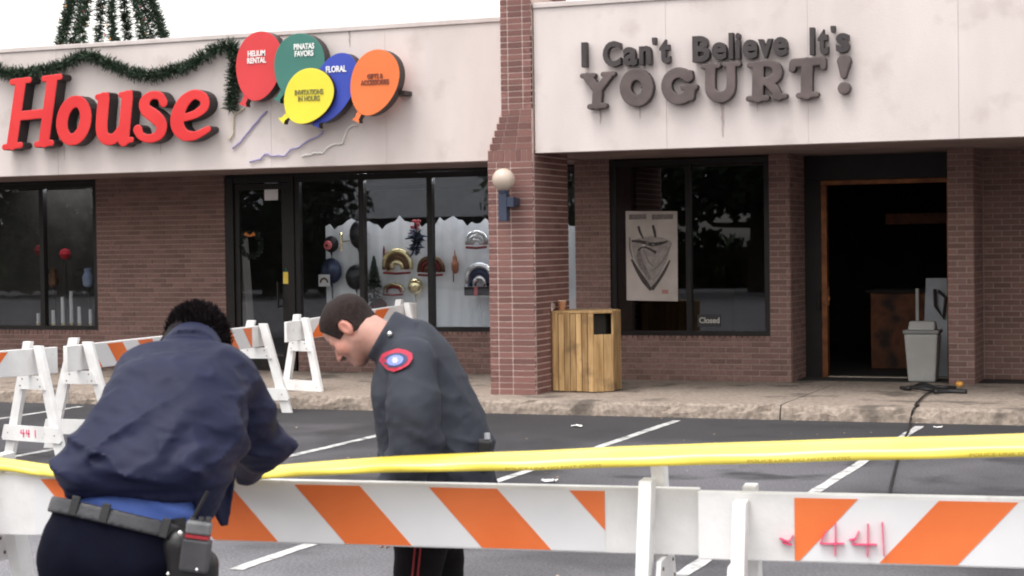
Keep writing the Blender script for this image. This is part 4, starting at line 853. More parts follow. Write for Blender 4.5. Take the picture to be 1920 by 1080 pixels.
def barricade(A, B, label, sign, Hz=.95, bh=.232, phase=0.0, legs=(.28, .28), sheet=(.55, .55), post=(.06, .06), zA=0.0, zB=0.0, per=.515, group=None, front=-1, spray=None, spread=.36, gside=None, foot_num=False):
    """board from A to B (ground points); sign +1: stripes fall to the right"""
    A, B = np.array([A[0], A[1]]), np.array([B[0], B[1]]); L = float(np.linalg.norm(B-A)); ux = (B-A)/L; nv = np.array([ux[1], -ux[0]])   # nv: towards the viewer
    if nv@(-A) < 0: nv = -nv
    def W(s, n, z):
        t = s/L; q = A+ux*s+nv*n; return (q[0], q[1], z+zA+(zB-zA)*t)
    o = thing('barricade', (*((A+B)/2), min(zA, zB)), label, 'barricade', group)
    def bx(s0, s1, n0, n1, z0, z1):
        vs = [W(s, n, z) for s in (s0, s1) for n in (n0, n1) for z in (z0, z1)]
        return MB().add(vs, [(0, 1, 3, 2), (4, 6, 7, 5), (0, 4, 5, 1), (2, 3, 7, 6), (0, 2, 6, 4), (1, 5, 7, 3)])
    th = .022
    board = bx(0, L, -th, th, Hz-bh, Hz).build('board', m_white, o, bevel=.004)
    s0, s1 = sheet[0], L-sheet[1]
    for sd in (1, -1):
        vs = [W(s, sd*(th+.002), z) for s, z in ((s0, Hz-bh+.006), (s1, Hz-bh+.006), (s1, Hz-.014), (s0, Hz-.014))]
        MB().prism(vs, tuple(-.001*sd*np.array([nv[0], nv[1], 0]))).build('reflective_sheet', m_sheet, board)
    h = bh-.02; k = -3
    while True:
        a = phase+k*per; k += 1
        if a > s1+.3: break
        sg = sign*h*.92
        pol = [(a, Hz-.014), (a+per*.49, Hz-.014), (a+per*.49+sg, Hz-.014-h), (a+sg, Hz-.014-h)]
        pol = clip_poly(pol, s0, s1)
        if len(pol) >= 3 and abs(max(q[0] for q in pol)-min(q[0] for q in pol)) > .015:
            MB().prism([W(s, th+.004, z) for s, z in pol], tuple(-.0015*np.array([nv[0], nv[1], 0]))).build('stripe', m_or, board)
    for li, sp in enumerate((legs[0], L-legs[1])):
        top = Hz+post[li]
        zb = -(zA+(zB-zA)*sp/L)+(zA if li == 0 else zB)
        f = MB()
        for sd in (1, -1):
            n0 = th+.004; tl = W(sp-.0225, 0, 0); 
            ht = top-(.035 if sd == 1 else 0)
            vs = []
            for s in (sp-.0225+(.015 if sd < 0 else 0), sp+.0225+(.015 if sd < 0 else 0)):
                vs += [W(s, sd*n0, ht), W(s, sd*(n0+.095), ht), W(s, sd*(n0+spread), zb), W(s, sd*(n0+spread-.115), zb)]
            lg = MB().add(vs, [(0, 1, 2, 3), (7, 6, 5, 4), (0, 4, 5, 1), (1, 5, 6, 2), (2, 6, 7, 3), (3, 7, 4, 0)]); lg.build('leg', m_white, o, bevel=.003)
        out = gside if gside else (-1 if li == 0 else 1)                                # gusset and foot board on the outer face
        for so in ((out,) if True else (1, -1)):
            e = sp+so*(.0225+.0165)+(.0075)
            vs = []; g0 = Hz-bh-.005; g1 = Hz-bh-.125; hw0 = .13; hw1 = .185
            for s in (e-.008, e+.008): vs += [W(s, -hw0, g0), W(s, hw0, g0), W(s, hw1, g1), W(s, -hw1, g1)]
            MB().add(vs, [(0, 1, 2, 3), (7, 6, 5, 4), (0, 4, 5, 1), (1, 5, 6, 2), (2, 6, 7, 3), (3, 7, 4, 0)]).build('gusset', m_white, o)
            vs = []; c0, c1 = .27+zb, .135+zb
            for s in (e-.011, e+.011): vs += [W(s, -spread*.93, c0), W(s, spread*.93, c0), W(s, spread*1.02, c1+.02), W(s, spread*.98, c1), W(s, -spread*.98, c1), W(s, -spread*1.02, c1+.02)]
            MB().add(vs, [(0, 1, 2, 3, 4, 5), (11, 10, 9, 8, 7, 6)]+[(i, (i+1) % 6+0, (i+1) % 6+6, i+6) for i in range(6)]).build('foot_board', m_white, o)
            if foot_num and li == 1:
                fn = MB()
                for gx in (-.10, -.03, .06):
                    sg_ = -1 if np.array([nv[0], nv[1], 0])@RGT < 0 else 1
                    for pl in ((((-.02, .235), (-.03, .205), (.02, .205)), ((.008, .24), (.006, .17))) if gx < .05 else (((0, .24), (.004, .17)),)):
                        for (a0, z0_), (a1_, z1_) in zip(pl[:-1], pl[1:]): fn.beam(W(e+so*.0135, sg_*(gx+a0), z0_), W(e+so*.0135, sg_*(gx+a1_), z1_), .003, .010, tuple(np.cross([ux[0], ux[1], 0], np.array(W(0, sg_*(a1_-a0), z1_-z0_))-np.array(W(0, 0, 0)))))
                fn.build('sprayed_number', m_spray, o)
            bo = MB()
            for n_, z_ in ((-.10, g0-.03), (.10, g0-.03), (-.13, g1+.03), (.13, g1+.03), (-spread*.8, .2+zb), (spread*.8, .2+zb)):
                q = W(e+so*.012, n_, z_); r = W(e-so*.012, n_, z_); bo.tube([q, r], .007, 6)
            tag(bo.build('bolts', m_spec, o), kind='stuff')
    if spray:
        t = MB()
        for pts in spray: 
            sp_ = smooth_path([W(L*0+s, th+.0075, z) for s, z in pts], 4)
            for a, b in zip(sp_[:-1], sp_[1:]): t.beam(a, b, .026, .003, (0, 0, 1) if abs((b-a).z) < .7*(b-a).length else (ux[0], ux[1], 0))
        t.build('spray_number', m_spray, board)
    return o, W
g_near = None
A1, B1 = onz(-190, 884, .95), onz(1312, 915, .95)
A2, B2 = onz(1310, 920, .95), onz(2400, 942, .95)
L1 = np.linalg.norm((B1-A1)[:2]); L2 = np.linalg.norm((B2-A2)[:2])
def s_of(A, B, x):                       # distance along the board seen at pixel column x
    best = min(np.linspace(0, 1, 800), key=lambda t: abs(proj(A+(B-A)*t)[0]-x)); return best*np.linalg.norm((B-A)[:2])
barricade(A1, B1, 'white barricade with orange stripes falling to the right, in front of the bowed officer', 1, phase=s_of(A1, B1, 557), legs=(.4, L1-s_of(A1, B1, 1221)), sheet=(.6, L1-s_of(A1, B1, 1137)), post=(.07, .072))
q0 = s_of(A2, B2, 1490)
n4 = lambda x: [[(x-.030, .83), (x-.052, .785)], [(x-.052, .785), (x+.028, .787)], [(x+.0, .855), (x-.002, .745)]]
spx = lambda x: s_of(A2, B2, x)
num = n4(spx(1568))+[[(spx(1592), .80), (spx(1606), .805)]]+n4(spx(1628))+[[(spx(1655), .862), (spx(1657), .75)]]+[[(q0-.05, .80), (q0-.02, .79), (q0-.005, .81)], [(q0-.04, .785), (q0-.008, .778)]]
barricade(A2, B2, 'white barricade with stripes rising to the right and pink sprayed numbers', -1, phase=spx(1610)-.252, legs=(spx(1394), .3), sheet=(q0, .5), post=(.014, .05), spray=num)
# far run of barricades, from the asphalt up onto the sidewalk
F2a, F2b = onz(122, 649, .95), onz(500, 609, .95); F3a, F3b = onz(535, 604, .95), np.array([-9.35, 20.35, .95])
F1b = onz(118, 650, .95); dF = (F2b-F2a)/np.linalg.norm(F2b-F2a); F1b = F2a-dF*.12+np.array([-.02, 0, 0]); F1a = F1b-dF*3.4+np.array([-1.0, 0, 0])
barricade(F1a, F1b, 'white barricade whose foot board carries a pink number, behind the leaning officer', -1, legs=(.3, .26), phase=.1, spread=.38, gside=-1, foot_num=True)
barricade(F2a, F2b, 'white barricade with stripes falling to the right, between leaning officer and display window', 1, legs=(.26, .24), sheet=(.5, .42), phase=.12, per=.56, spread=.38, gside=-1)
barricade(F3a, F3b, 'white barricade with stripes rising to the right, reaching up onto the sidewalk', -1, legs=(.24, .22), sheet=(.4, .35), phase=.1, zB=SW, per=.45, spread=.36, gside=-1)
# ------------------------------------------------------------------ yellow tape
m_tape = mat('yellow_tape', (.82, .63, .07), (.87, .73, .13), rough=.25, scale=2, spec=.7)
tp = [(-260, 862, 6.9, .05), (-40, 868, 6.9, .05), (64, 879, 6.85, .046), (110, 884, 6.8, .046), (300, 894, 6.7, .044), (450, 889, 6.6, .046), (560, 881, 6.5, .05), (700, 872, 6.42, .057), (850, 867, 6.34, .064), (1000, 863, 6.26, .069), (1200, 855, 6.16, .073), (1400, 849, 6.06, .075), (1620, 842, 5.95, .075), (1856, 836, 5.84, .075), (2100, 828, 5.72, .075), (2500, 816, 5.5, .075)]
ctr = smooth_path([atz(x, y, Z) for x, y, Z, w_ in tp], 6); wid = np.interp(np.linspace(0, len(tp)-1, len(ctr)), range(len(tp)), [q[3] for q in tp])
vs, fs = [], []; NW = 7; toc = Vector(-WH)
for i, (c, w_) in enumerate(zip(ctr, wid)):
    for k in range(NW):
        u = k/(NW-1)-.5; a = math.radians(95*(u+.18)); bend = .5
        # arc section: lower edge hangs straight, upper edge leans back
        zz = u*w_*(1-.35*max(0, u)*2); bk = -max(0, u+.2)**1.6*w_*2.6 + .003*math.sin(i*.9+u*5)
        vs.append(c+Vector((0, 0, zz))+toc*bk)
    if i:
        for k in range(NW-1): p_ = (i-1)*NW+k; q_ = i*NW+k; fs.append((p_, q_, q_+1, p_+1))
tpo = thing('barrier_tape', tuple(ctr[40]), 'yellow plastic barrier tape stretched above the striped barricades', 'tape')
ribbon = MB().add(vs, fs).build('ribbon', m_tape, tpo, smooth=True, fix=False)
md = ribbon.modifiers.new('thickness', 'SOLIDIFY'); md.thickness = .0006
cl = [0]
for a, b in zip(ctr[:-1], ctr[1:]): cl.append(cl[-1]+(b-a).length)
cl = np.array(cl); C3 = np.array([tuple(c) for c in ctr]); s0_ = .026; m_prn = mat('tape_print', (.33, .25, .04), rough=.5)
for px0 in (940, 1370, 1800):
    V, F = text_mesh('POLICE LINE DO NOT CROSS', 1.0, 0, 0); st_ = cl[[i for i, c in enumerate(ctr) if proj(c)[0] > px0][0]]; ss = st_+V[:, 0]*s0_
    TX = np.c_[np.interp(ss, cl, C3[:, 0]), np.interp(ss, cl, C3[:, 1]), np.interp(ss, cl, C3[:, 2])]-np.outer(np.ones(len(V)), WH)*.0052
    TX[:, 2] += -.033+V[:, 1]*s0_*.62
    MB().add(TX, F).build('printed_words', m_prn, tpo, fix=False)
# ------------------------------------------------------------------ litter on the ground
m_scrap = mat('white_scrap', (.66, .64, .62), (.76, .74, .72), rough=.7, scale=10)
for x, y, s, lab in ((637, 764, .13, 'crumpled white paper scrap lying against the kerb'), (508, 762, .10, 'flat white paper scrap beside the far barricade foot'), (1031, 899, .075, 'white foam cup lid on the asphalt behind the near barricade'), (1082, 797, .07, 'tiny white paper scrap on the asphalt before the litter bin'), (1758, 799, .05, 'tiny pale pebble of paper beside the stall line end')):
    p = onz(x, y, .02); o = thing('paper_scrap', (p[0], p[1], 0), lab, 'litter'); n = 5; vs = []
    for i in range(n+1):
        for j in range(n+1): vs.append((p[0]+(i/n-.5)*s*1.5+random.gauss(0, s*.05), p[1]+(j/n-.5)*s+random.gauss(0, s*.05), .008+abs(random.gauss(0, s*.13))))
    MB().add(vs, [(i*(n+1)+j, (i+1)*(n+1)+j, (i+1)*(n+1)+j+1, i*(n+1)+j+1) for i in range(n) for j in range(n)]).build('sheet', m_scrap, o)
t = MB()
for i in range(420):
    x = random.uniform(-17, 2); y = CURB-abs(random.gauss(0, .10))-.01 if random.random() < .6 else random.uniform(9, 17.6); s = random.uniform(.006, .024); a = random.uniform(0, 3)
    t.add([(x+s*math.cos(a+k*1.57)*random.uniform(.5, 1), y+s*math.sin(a+k*1.57)*random.uniform(.5, 1), .005+.008*random.random()) for k in range(4)], [(0, 1, 2, 3)])
o = t.build('leaf_debris', mat('leaf_debris', (.16, .09, .05), (.42, .34, .28), rough=.9, scale=2, rnd=.5), fix=False); tag(o, 'scattered leaf and grit debris along the kerb and on the asphalt', 'debris', kind='stuff')
# ------------------------------------------------------------------ across the lot (seen mirrored in the windows)
m_bark = mat('bark', (.05, .035, .025), (.1, .075, .055), rough=.9, scale=12, bump=.5, bscale=20)
m_leaf = mat('leaf', (.018, .035, .014), (.05, .075, .03), rough=.7, scale=3, rnd=.3)
def tree_mesh(seed, H, R, nl, low=False):
    r = random.Random(seed); tr = MB(); cl_ = []
    tr.tube([(0, 0, 0), (.05, .02, H*.25), (-.05, .05, H*.5), (.02, 0, H*.8)], [.32, .26, .18, .05], 9)
    for i in range(13):
        z = H*r.uniform(.22, .7); a = r.uniform(0, 6.28); ln = R*r.uniform(.6, 1)*(1.1-(z/H)*.5); e = Vector((ln*math.cos(a), ln*math.sin(a), z+ln*r.uniform(.2, .6)))
        tr.tube([(0, 0, z), e*.5+Vector((0, 0, z*.25)), e], [.12, .08, .02], 6)
        for k in range(4): cl_.append((Vector((0, 0, z)).lerp(e, r.uniform(.4, 1.1)), R*r.uniform(.2, .38)))
    for i in range(12): cl_.append((Vector((r.gauss(0, R*.3), r.gauss(0, R*.3), H*r.uniform(.6, .97))), R*r.uniform(.2, .35)))
    if low:                                      # evergreen with branches down to the ground
        cl_ = []
        for i in range(150): z = H*r.random()**1.3; a = r.uniform(0, 6.28); q = R*(1-z/H*.9)*r.uniform(.35, 1); cl_.append((Vector((q*math.cos(a), q*math.sin(a), .5+z*.95)), R*r.uniform(.14, .26)))
    lv = MB()
    for i in range(nl):
        c, s = r.choice(cl_); d = Vector((r.gauss(0, 1), r.gauss(0, 1), r.gauss(0, .8))).normalized()*s*r.random()**.4; p = c+d; n1 = Vector((r.gauss(0, 1), r.gauss(0, 1), r.gauss(0, 1))).normalized(); n2 = n1.orthogonal().normalized(); q = r.uniform(.10, .2)
        lv.add([p-n1*q-n2*q*.5, p+n1*q-n2*q*.5, p+n1*q+n2*q*.5, p-n1*q+n2*q*.5], [(0, 1, 2, 3)])
    return tr, lv
protos = []
for k, (H, R) in enumerate(((11, 4.6), (8.5, 3.8), (10.5, 4.4))):
    a, b = tree_mesh(k+3, H, R, 5200 if k < 2 else 8000, k == 2); ao = a.build('trunk', m_bark); bo = b.build('crown', m_leaf, fix=False); protos.append((ao.data, bo.data)); bpy.data.objects.remove(ao); bpy.data.objects.remove(bo)
for i, (x, y, k, s, lab) in enumerate(((-33.5, -17, 2, 1.1, 'broad dark evergreen across the lot beside the low grey-roofed building'), (-43.5, -18, 2, .95, 'dark evergreen at the end of the low grey-roofed building'), (-50, -16, 1, 1.1, 'round tree farthest along the lot edge past the low building'),
        (-19.5, -15, 0, .85, 'dark tree standing opposite the burnt doorway'), (-15.5, -21, 1, 1.15, 'round tree set back behind the tree opposite the doorway'), (-11.5, -16, 0, .8, 'dark tree opposite the wooden litter bin'), (-7, -19, 1, 1.0, 'smaller round tree at the near end of the row'), (-25, -24, 1, .75, 'low round tree in front of the end of the long hedge'))):
    o = thing('tree', (x, y, 0), lab, 'tree', 'trees across the parking lot'); o.scale = (s, s, s); o.rotation_euler = (0, 0, i*1.3)
    for nm, d in zip(('trunk', 'crown'), protos[k]): c = bpy.data.objects.new(nm, d); COL.objects.link(c); c.parent = o
bl = thing('low_building', (-38, -30, 0), 'low building with a pale grey hipped roof across the parking lot', 'building')
MB().box(-56, -26, -40, -29, 0, 3.0).build('wall', m_mort, bl)
MB().add([(-57.5, -41.5, 3.02), (-24.5, -41.5, 3.02), (-24.5, -27.5, 3.02), (-57.5, -27.5, 3.02), (-50, -34.5, 6.0), (-32, -34.5, 6.0)], [(0, 1, 5, 4), (1, 2, 5), (2, 3, 4, 5), (3, 0, 4), (3, 2, 1, 0)]).build('roof', mat('roof_grey', (.3, .31, .33), (.38, .39, .41), rough=.8, scale=3), bl)
for x in (-52, -46, -40, -34, -29): 
    f = MB().box(x-1, x+1, -28.99, -28.95, .9, 2.3).build('window', m_bronze, bl); MB().box(x-.92, x+.92, -28.949, -28.945, .98, 2.22).build('pane', m_glassd, f)
hd = thing('hedge', (-20, -27, 0), 'long dense dark hedge added across the parking lot to darken the window reflections', 'hedge')  # unseen hedge, added so the shop windows mirror something dark
t = MB()
for i in range(9000):
    x = random.uniform(-75, 12); y = -27+random.gauss(0, .5); z = random.uniform(0.05, 2.3+.35*math.sin(x*.8)+.2*math.sin(x*2.3)); n1 = Vector((random.gauss(0, 1), random.gauss(0, 1), random.gauss(0, 1))).normalized(); n2 = n1.orthogonal().normalized(); q = random.uniform(.14, .26); p = Vector((x, y, z))
    t.add([p-n1*q-n2*q*.5, p+n1*q-n2*q*.5, p+n1*q+n2*q*.5, p-n1*q+n2*q*.5], [(0, 1, 2, 3)])
t.build('foliage', m_leaf, hd, fix=False)
MB().box(-75, 12, -27.3, -26.7, 0, 1.6).build('inner_branches', m_bark, hd)
# ------------------------------------------------------------------ people
def J(x, y, Z): return atz(x, y, Z)
UZ = np.array([0, 0, 1.0]); RX_ = np.array(_r)
def hit(f, x, y, t0, t1, n=500):
    d = ray(x, y); T = np.linspace(t0, t1, n); v = f(CAM+T[:, None]*d)
    i = np.argmax(v < 0)
    if not (v < 0).any(): return None
    if i == 0: return CAM+T[0]*d
    t = T[i-1]+(T[i]-T[i-1])*v[i-1]/(v[i-1]-v[i]); return CAM+t*d
def wide(P, pts, rs, off, axis, k=.05):
    d = chain(P, [p+axis*o for p, o in zip(pts, off)], rs, .03); e = chain(P, [p-axis*o for p, o in zip(pts, off)], rs, .03)
    return smin(smin(d, e, k), chain(P, pts, rs, .03), k)
def folds(P, axis, freq, seed, warp=1.2, sharp=2.0):
    ph = (P@axis)*freq*2*math.pi+warp*3*wob(P, 5.0, seed)+warp*1.5*wob(P, 11.0, seed+1)
    return (0.5+0.5*np.sin(ph))**sharp-.35
def head_frame(F, pitch):
    F = F/np.linalg.norm(F); L = np.cross(UZ, F); f = F*math.cos(pitch)-UZ*math.sin(pitch); u = UZ*math.cos(pitch)+F*math.sin(pitch)
    return np.stack([f, L, u], 1)            # columns: forward, left, up
def head_sdf(Q):
    """Q: canonical coordinates (forward, left, up), origin between the ears"""
    A = Q*np.array([1, -1, 1]); S2 = np.c_[Q[:, 0], np.abs(Q[:, 1]), Q[:, 2]]
    d = ell(Q, (-.004, 0, .042), (.100, .078, .086))
    d = smin(d, ell(Q, (.038, 0, -.030), (.060, .060, .080)), .03)
    d = smin(d, rcone(S2, (.005, .052, -.045), (.070, .020, -.094), .020, .018), .025)
    d = smin(d, ell(Q, (.078, 0, -.094), (.020, .024, .018)), .02)
    d = smin(d, rcone(S2, (.088, .010, .018), (.078, .042, .020), .011, .010), .012)
    d = smin(d, ell(S2, (.062, .045, -.024), (.026, .022, .026)), .02)
    d = sub(d, ell(S2, (.098, .032, -.001), (.016, .019, .013)), .012)
    d = smin(d, ell(S2, (.080, .032, -.001), (.0125, .0125, .0125)), .004)
    d = smin(d, rcone(Q, (.094, 0, .010), (.118, 0, -.030), .008, .011), .010)
    d = smin(d, ell(S2, (.104, .012, -.036), (.011, .008, .008)), .006)
    d = smin(d, rcone(S2, (.098, .0, -.058), (.088, .022, -.059), .0075, .004), .007)
    d = smin(d, rcone(S2, (.096, .0, -.070), (.087, .019, -.069), .008, .004), .007)
    d = sub(d, rcone(S2, (.108, .0, -.0635), (.094, .022, -.0635), .002, .002), .003)
    ear = ell(S2, (-.012, .079, .000), (.021, .010, .033)); ear = sub(ear, ell(S2, (-.008, .090, .004), (.012, .008, .020)), .006)
    d = smin(d, ear, .008)
    d = smin(d, rcone(Q, (-.028, 0, -.04), (-.045, 0, -.13), .060, .060), .03)
    return d
def head_cols(Q, base=(.53, .29, .235)):
    c = np.tile(np.array(base), (len(Q), 1)); S2 = np.c_[Q[:, 0], np.abs(Q[:, 1]), Q[:, 2]]
    def bl(mask, col, k): m = np.clip(mask, 0, 1)[:, None]*k; c[:] = c*(1-m)+np.array(col)*m
    sm = lambda d, w: np.clip(1-d/w, 0, 1)
    bl(sm(ell(S2, (-.012, .082, 0), (.024, .014, .036)), .01), (.55, .2, .15), .6)
    bl(sm(ell(Q, (.118, 0, -.03), (.02, .02, .02)), .015), (.52, .2, .15), .6)
    bl(sm(ell(S2, (.068, .045, -.025), (.03, .03, .03)), .02), (.54, .22, .165), .5)
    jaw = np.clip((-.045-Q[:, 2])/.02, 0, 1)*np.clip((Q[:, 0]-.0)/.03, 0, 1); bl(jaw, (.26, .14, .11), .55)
    bl(sm(ell(S2, (.102, .012, -.047), (.014, .024, .008)), .008), (.035, .022, .018), .9)
    bl(sm(rcone(S2, (.100, .012, .026), (.086, .046, .028), .006, .005), .006), (.03, .02, .017), .9)
    bl(sm(rcone(S2, (.102, .0, -.064), (.09, .02, -.064), .006, .004), .005), (.4, .13, .11), .8)
    bl(sm(ell(S2, (.088, .033, -.001), (.014, .014, .008)), .005), (.06, .035, .03), .85)
    return c
def hand_sdf(P, wr, kn, nrm, side, curl=.5):
    """wrist, knuckle centre, back-of-hand normal; five separate bent fingers"""
    a = kn-wr; L = np.linalg.norm(a); a = a/L; n = nrm-a*(nrm@a); n = n/np.linalg.norm(n); s = np.cross(a, n)*side
    d = None
    for o in (-.027, -.009, .009, .027):
        e = rcone(P, wr+s*o*.7, kn+s*o, .017, .013); d = e if d is None else smin(d, e, .01)
    for o, ln in zip((-.031, -.010, .011, .030), (.068, .078, .074, .058)):
        p0 = kn+s*o; c1, c2 = curl, curl*2.1; p1 = p0+(a*math.cos(c1)-n*math.sin(c1))*ln*.45; p2 = p1+(a*math.cos(c2)-n*math.sin(c2))*ln*.32; p3 = p2+(a*math.cos(c2*1.2)-n*math.sin(c2*1.2))*ln*.25
        d = smin(d, chain(P, [p0, p1, p2, p3], [.0098, .009, .0082, .007], .003), .004)
    t0 = wr+a*L*.3-s*.03; t1 = t0+(a*.55-s*.7-n*.3)*.04; t2 = t1+(a*.9-s*.2-n*.35)*.034
    return smin(d, chain(P, [t0, t1, t2], [.015, .011, .0085], .006), .008)
def bounds(pts, pad): A = np.array(pts); return A.min(0)-pad, A.max(0)+pad
m_skin = mat('skin', (.9, .9, .9), (1.05, 1.0, 1.0), rough=.5, scale=40, attr='Col', bump=.12, bscale=300, spec=.4)
m_hair1 = mat('black_hair', (.006, .0045, .006), (.016, .011, .013), rough=.6, spec=.1, scale=60, stretch=(1, 1, .3), bump=.6, bscale=160)
m_hair2 = mat('dark_brown_hair', (.012, .0065, .006), (.026, .014, .012), rough=.65, scale=90, spec=.2, bump=.7, bscale=260)
m_jk1 = mat('navy_jacket', (.0068, .0082, .030), (.0115, .0135, .041), rough=.6, scale=7, bump=.10, bscale=400, spec=.22, sheen=0)
m_jk2 = mat('charcoal_navy_jacket', (.020, .022, .034), (.031, .034, .047), rough=.72, scale=7, bump=.15, bscale=350, spec=.3, sheen=0.0)
m_tr1 = mat('navy_trousers', (.0028, .003, .0085), (.0045, .005, .012), rough=.9, spec=.08, scale=9, bump=.1, bscale=300)
m_tr2 = mat('black_trousers', (.005, .0042, .005), (.009, .0075, .0085), rough=.9, spec=.1, scale=9, bump=.1, bscale=300)
m_shirt = mat('blue_shirt', (.055, .105, .36), (.08, .14, .43), rough=.75, scale=8, bump=.1, bscale=300)
m_leat = mat('black_leather', (.012, .011, .012), (.02, .018, .019), rough=.4, scale=14, bump=.1, bscale=80)
m_belt = mat('duty_belt', (.03, .029, .033), (.045, .043, .048), rough=.45, scale=14, bump=.15, bscale=120)
m_silver = mat('silver_pin', (.7, .69, .66), rough=.25, metal=.9)
def person_common(o, parts):
    """parts: list of (sdf, lo, hi, h, colour fn) joined into one body mesh"""
    VV, FF, CC = [], [], []; n = 0
    for f, lo, hi, h, cf in parts:
        V, F = snet(f, lo, hi, h); VV.append(V); FF.append(F+n); n += len(V); CC.append(cf(V))
    return wmesh('body', np.concatenate(VV), np.concatenate(FF), m_skin, o, col=np.concatenate(CC))
SK = lambda V: np.tile(np.array((.53, .29, .235)), (len(V), 1))
def shoe(P, heel, F):
    t = heel+F*.2; return np.maximum(smin(rcone(P, heel+UZ*.045, t+UZ*.03, .045, .042), rcone(P, heel+UZ*.08, heel+F*.03+UZ*.1, .045, .048), .03), -(P[:, 2]-.002))
# ---------------- officer in profile, head bowed
ZB = 6.95
bs = J(815, 905, ZB); O2 = thing('person', (bs[0], bs[1], 0), 'officer in a charcoal jacket with a red shoulder patch, head bowed, behind the striped barricade', 'person')
a20 = math.radians(18); F2 = -RX_*math.cos(a20)+WH*math.sin(a20); LAT = np.cross(UZ, F2)       # LAT: his left, towards the viewer
HF = head_frame(F2, math.radians(50)); HC = J(662, 617, ZB-.02); HSC = 1.06
def o2_head(P): return head_sdf((P-HC)@HF/HSC)*HSC
neck0, neck1 = HC+HF@np.array([-.03, 0, -.05]), J(775, 668, ZB)
def o2_headneck(P): return smin(o2_head(P), rcone(P, neck0, neck1, .062, .075), .03)
tp_ = [J(772, 645, ZB), J(783, 682, ZB), J(788, 730, ZB), J(806, 790, ZB), J(822, 850, ZB), J(824, 900, ZB), J(822, 935, ZB)]
tr_ = [.085, .128, .162, .176, .182, .178, .17]; to_ = [.05, .07, .065, .06, .055, .05, .05]
arm2 = [J(772, 678, ZB-.20), J(779, 760, ZB-.29), J(778, 838, ZB-.31), J(752, 905, ZB-.28), J(735, 955, ZB-.25)]; ar2 = [.096, .092, .086, .073, .055]
arf = [J(774, 676, ZB+.19), J(800, 770, ZB+.25), J(800, 850, ZB+.26), J(770, 920, ZB+.24), J(740, 960, ZB+.22)]
collar_c = J(732, 636, ZB-.045); cax = (J(690, 620, ZB)-J(775, 670, ZB)); cax = cax/np.linalg.norm(cax); cpe = np.cross(cax, LAT); cpe = cpe/np.linalg.norm(cpe); cla = np.cross(cpe, cax)
def o2_collar(P):
    Q = P-collar_c; x = Q@cpe; y = Q@cla; z = Q@cax; rr = np.sqrt((x/1.0)**2+(y/1.0)**2)
    return np.maximum(np.abs(rr-(.096-.10*z))-.011, np.abs(z+.008)-.048)
def o2_jacket0(P):
    d = wide(P, tp_, tr_, to_, LAT, .06)
    d = smin(d, rcone(P, J(770, 668, ZB-.15), J(770, 668, ZB+.15), .085, .085), .06)
    d = smin(d, chain(P, arm2, ar2, .03), .006); d = smin(d, chain(P, arf, ar2, .03), .03)
    return d
def o2_jacket(P):
    d = o2_jacket0(P)
    near = np.clip((ZB-.12-(P-CAM)@FWD)/.06, 0, 1)          # the near sleeve
    m_ = np.clip((1.42-P[:, 2])/.25, .12, 1)
    w1 = crease(P, ((RX_, 3.0), (WH, 3.0), (UZ+RX_*.5, 8.5)), 3, 2.5)*.020*m_
    w2 = crease(P, ((RX_*.8+UZ*.35, 9.0), (WH, 4.0), (UZ, 3.0)), 9, 2.5)*.012
    w3 = crease(P, ((RX_, 11.0), (WH, 9.0), (UZ-RX_*.4, 19.0)), 15, 2.0)*.005*m_
    d = smin(d-(w1+w2+w3-.014), o2_collar(P), .012)
    return np.maximum(d, (J(818, 925, ZB)[2]-P[:, 2]))
lo, hi = bounds(tp_+arm2+arf+[collar_c], .26); lo[2] = J(818, 935, ZB)[2]-.02
V, F = snet(o2_jacket, lo, hi, .0085); wmesh('jacket', V, F, m_jk2, O2)
def o2_leg(P, sgn, g=0.0):
    hip = J(818, 925, ZB)+LAT*.09*sgn; kn = np.array([hip[0], hip[1], .50])+F2*(.05 if sgn > 0 else .02)-F2*.0; an = np.array([hip[0], hip[1], .09])-F2*.01
    return chain(P, [hip+UZ*.03, hip*np.array([1, 1, 0])+UZ*.72+F2*.03, kn, an], [.125+g, .108+g, .085+g, .072+g], .03)
def o2_trs(P):
    d = smin(o2_leg(P, 1), o2_leg(P, -1), .03); d = smin(d, ell(P, J(818, 905, ZB), (.17, .19, .13)), .05)
    d = d-folds(P, np.array([.3, .2, 1.0]), 5, 21, 1.2, 2)*.006
    return np.maximum(np.maximum(d, P[:, 2]-J(818, 895, ZB)[2]), .075-P[:, 2])
hp_ = J(818, 905, ZB); V, F = snet(o2_trs, (hp_[0]-.36, hp_[1]-.36, .04), (hp_[0]+.36, hp_[1]+.36, hp_[2]+.1), .012); trs2 = wmesh('trousers', V, F, m_tr2, O2)
for sx_ in (-5, 5):                                # red side stripes on the seam
    t = MB(); pts = [hit(o2_trs, 782+sx_+(yy-1040)*-.10, yy, ZB-.5, ZB+.4) for yy in range(925, 1500, 25)]
    pts = [p-WH*.001 for p in pts if p is not None]; t.tube(pts, .004, 6); t.build('side_stripe', mat('red_stripe', (.22, .015, .02), rough=.7), trs2)
for sg in (1, -1):
    hl = np.array([*(J(818, 925, ZB)+LAT*.09*sg)[:2], 0])-F2*.07; V, F = snet(lambda P: shoe(P, hl, F2), hl+np.array([-.3, -.3, -.02]), hl+np.array([.3, .3, .2]), .009); wmesh('shoe', V, F, m_leat, O2)
hl_, hr_ = arm2[-1], arf[-1]; hd = np.array([-.25, 0, -1.0])
hk = [p+(F2*.35-UZ*.95)*.085 for p in (hl_, hr_)]
def bd2(P): return smin(chain(P, [J(775, 690, ZB), J(800, 800, ZB), J(815, 900, ZB)], [.1, .12, .12], .03), smin(o2_leg(P, 1, -.03), o2_leg(P, -1, -.03), .03), .03)
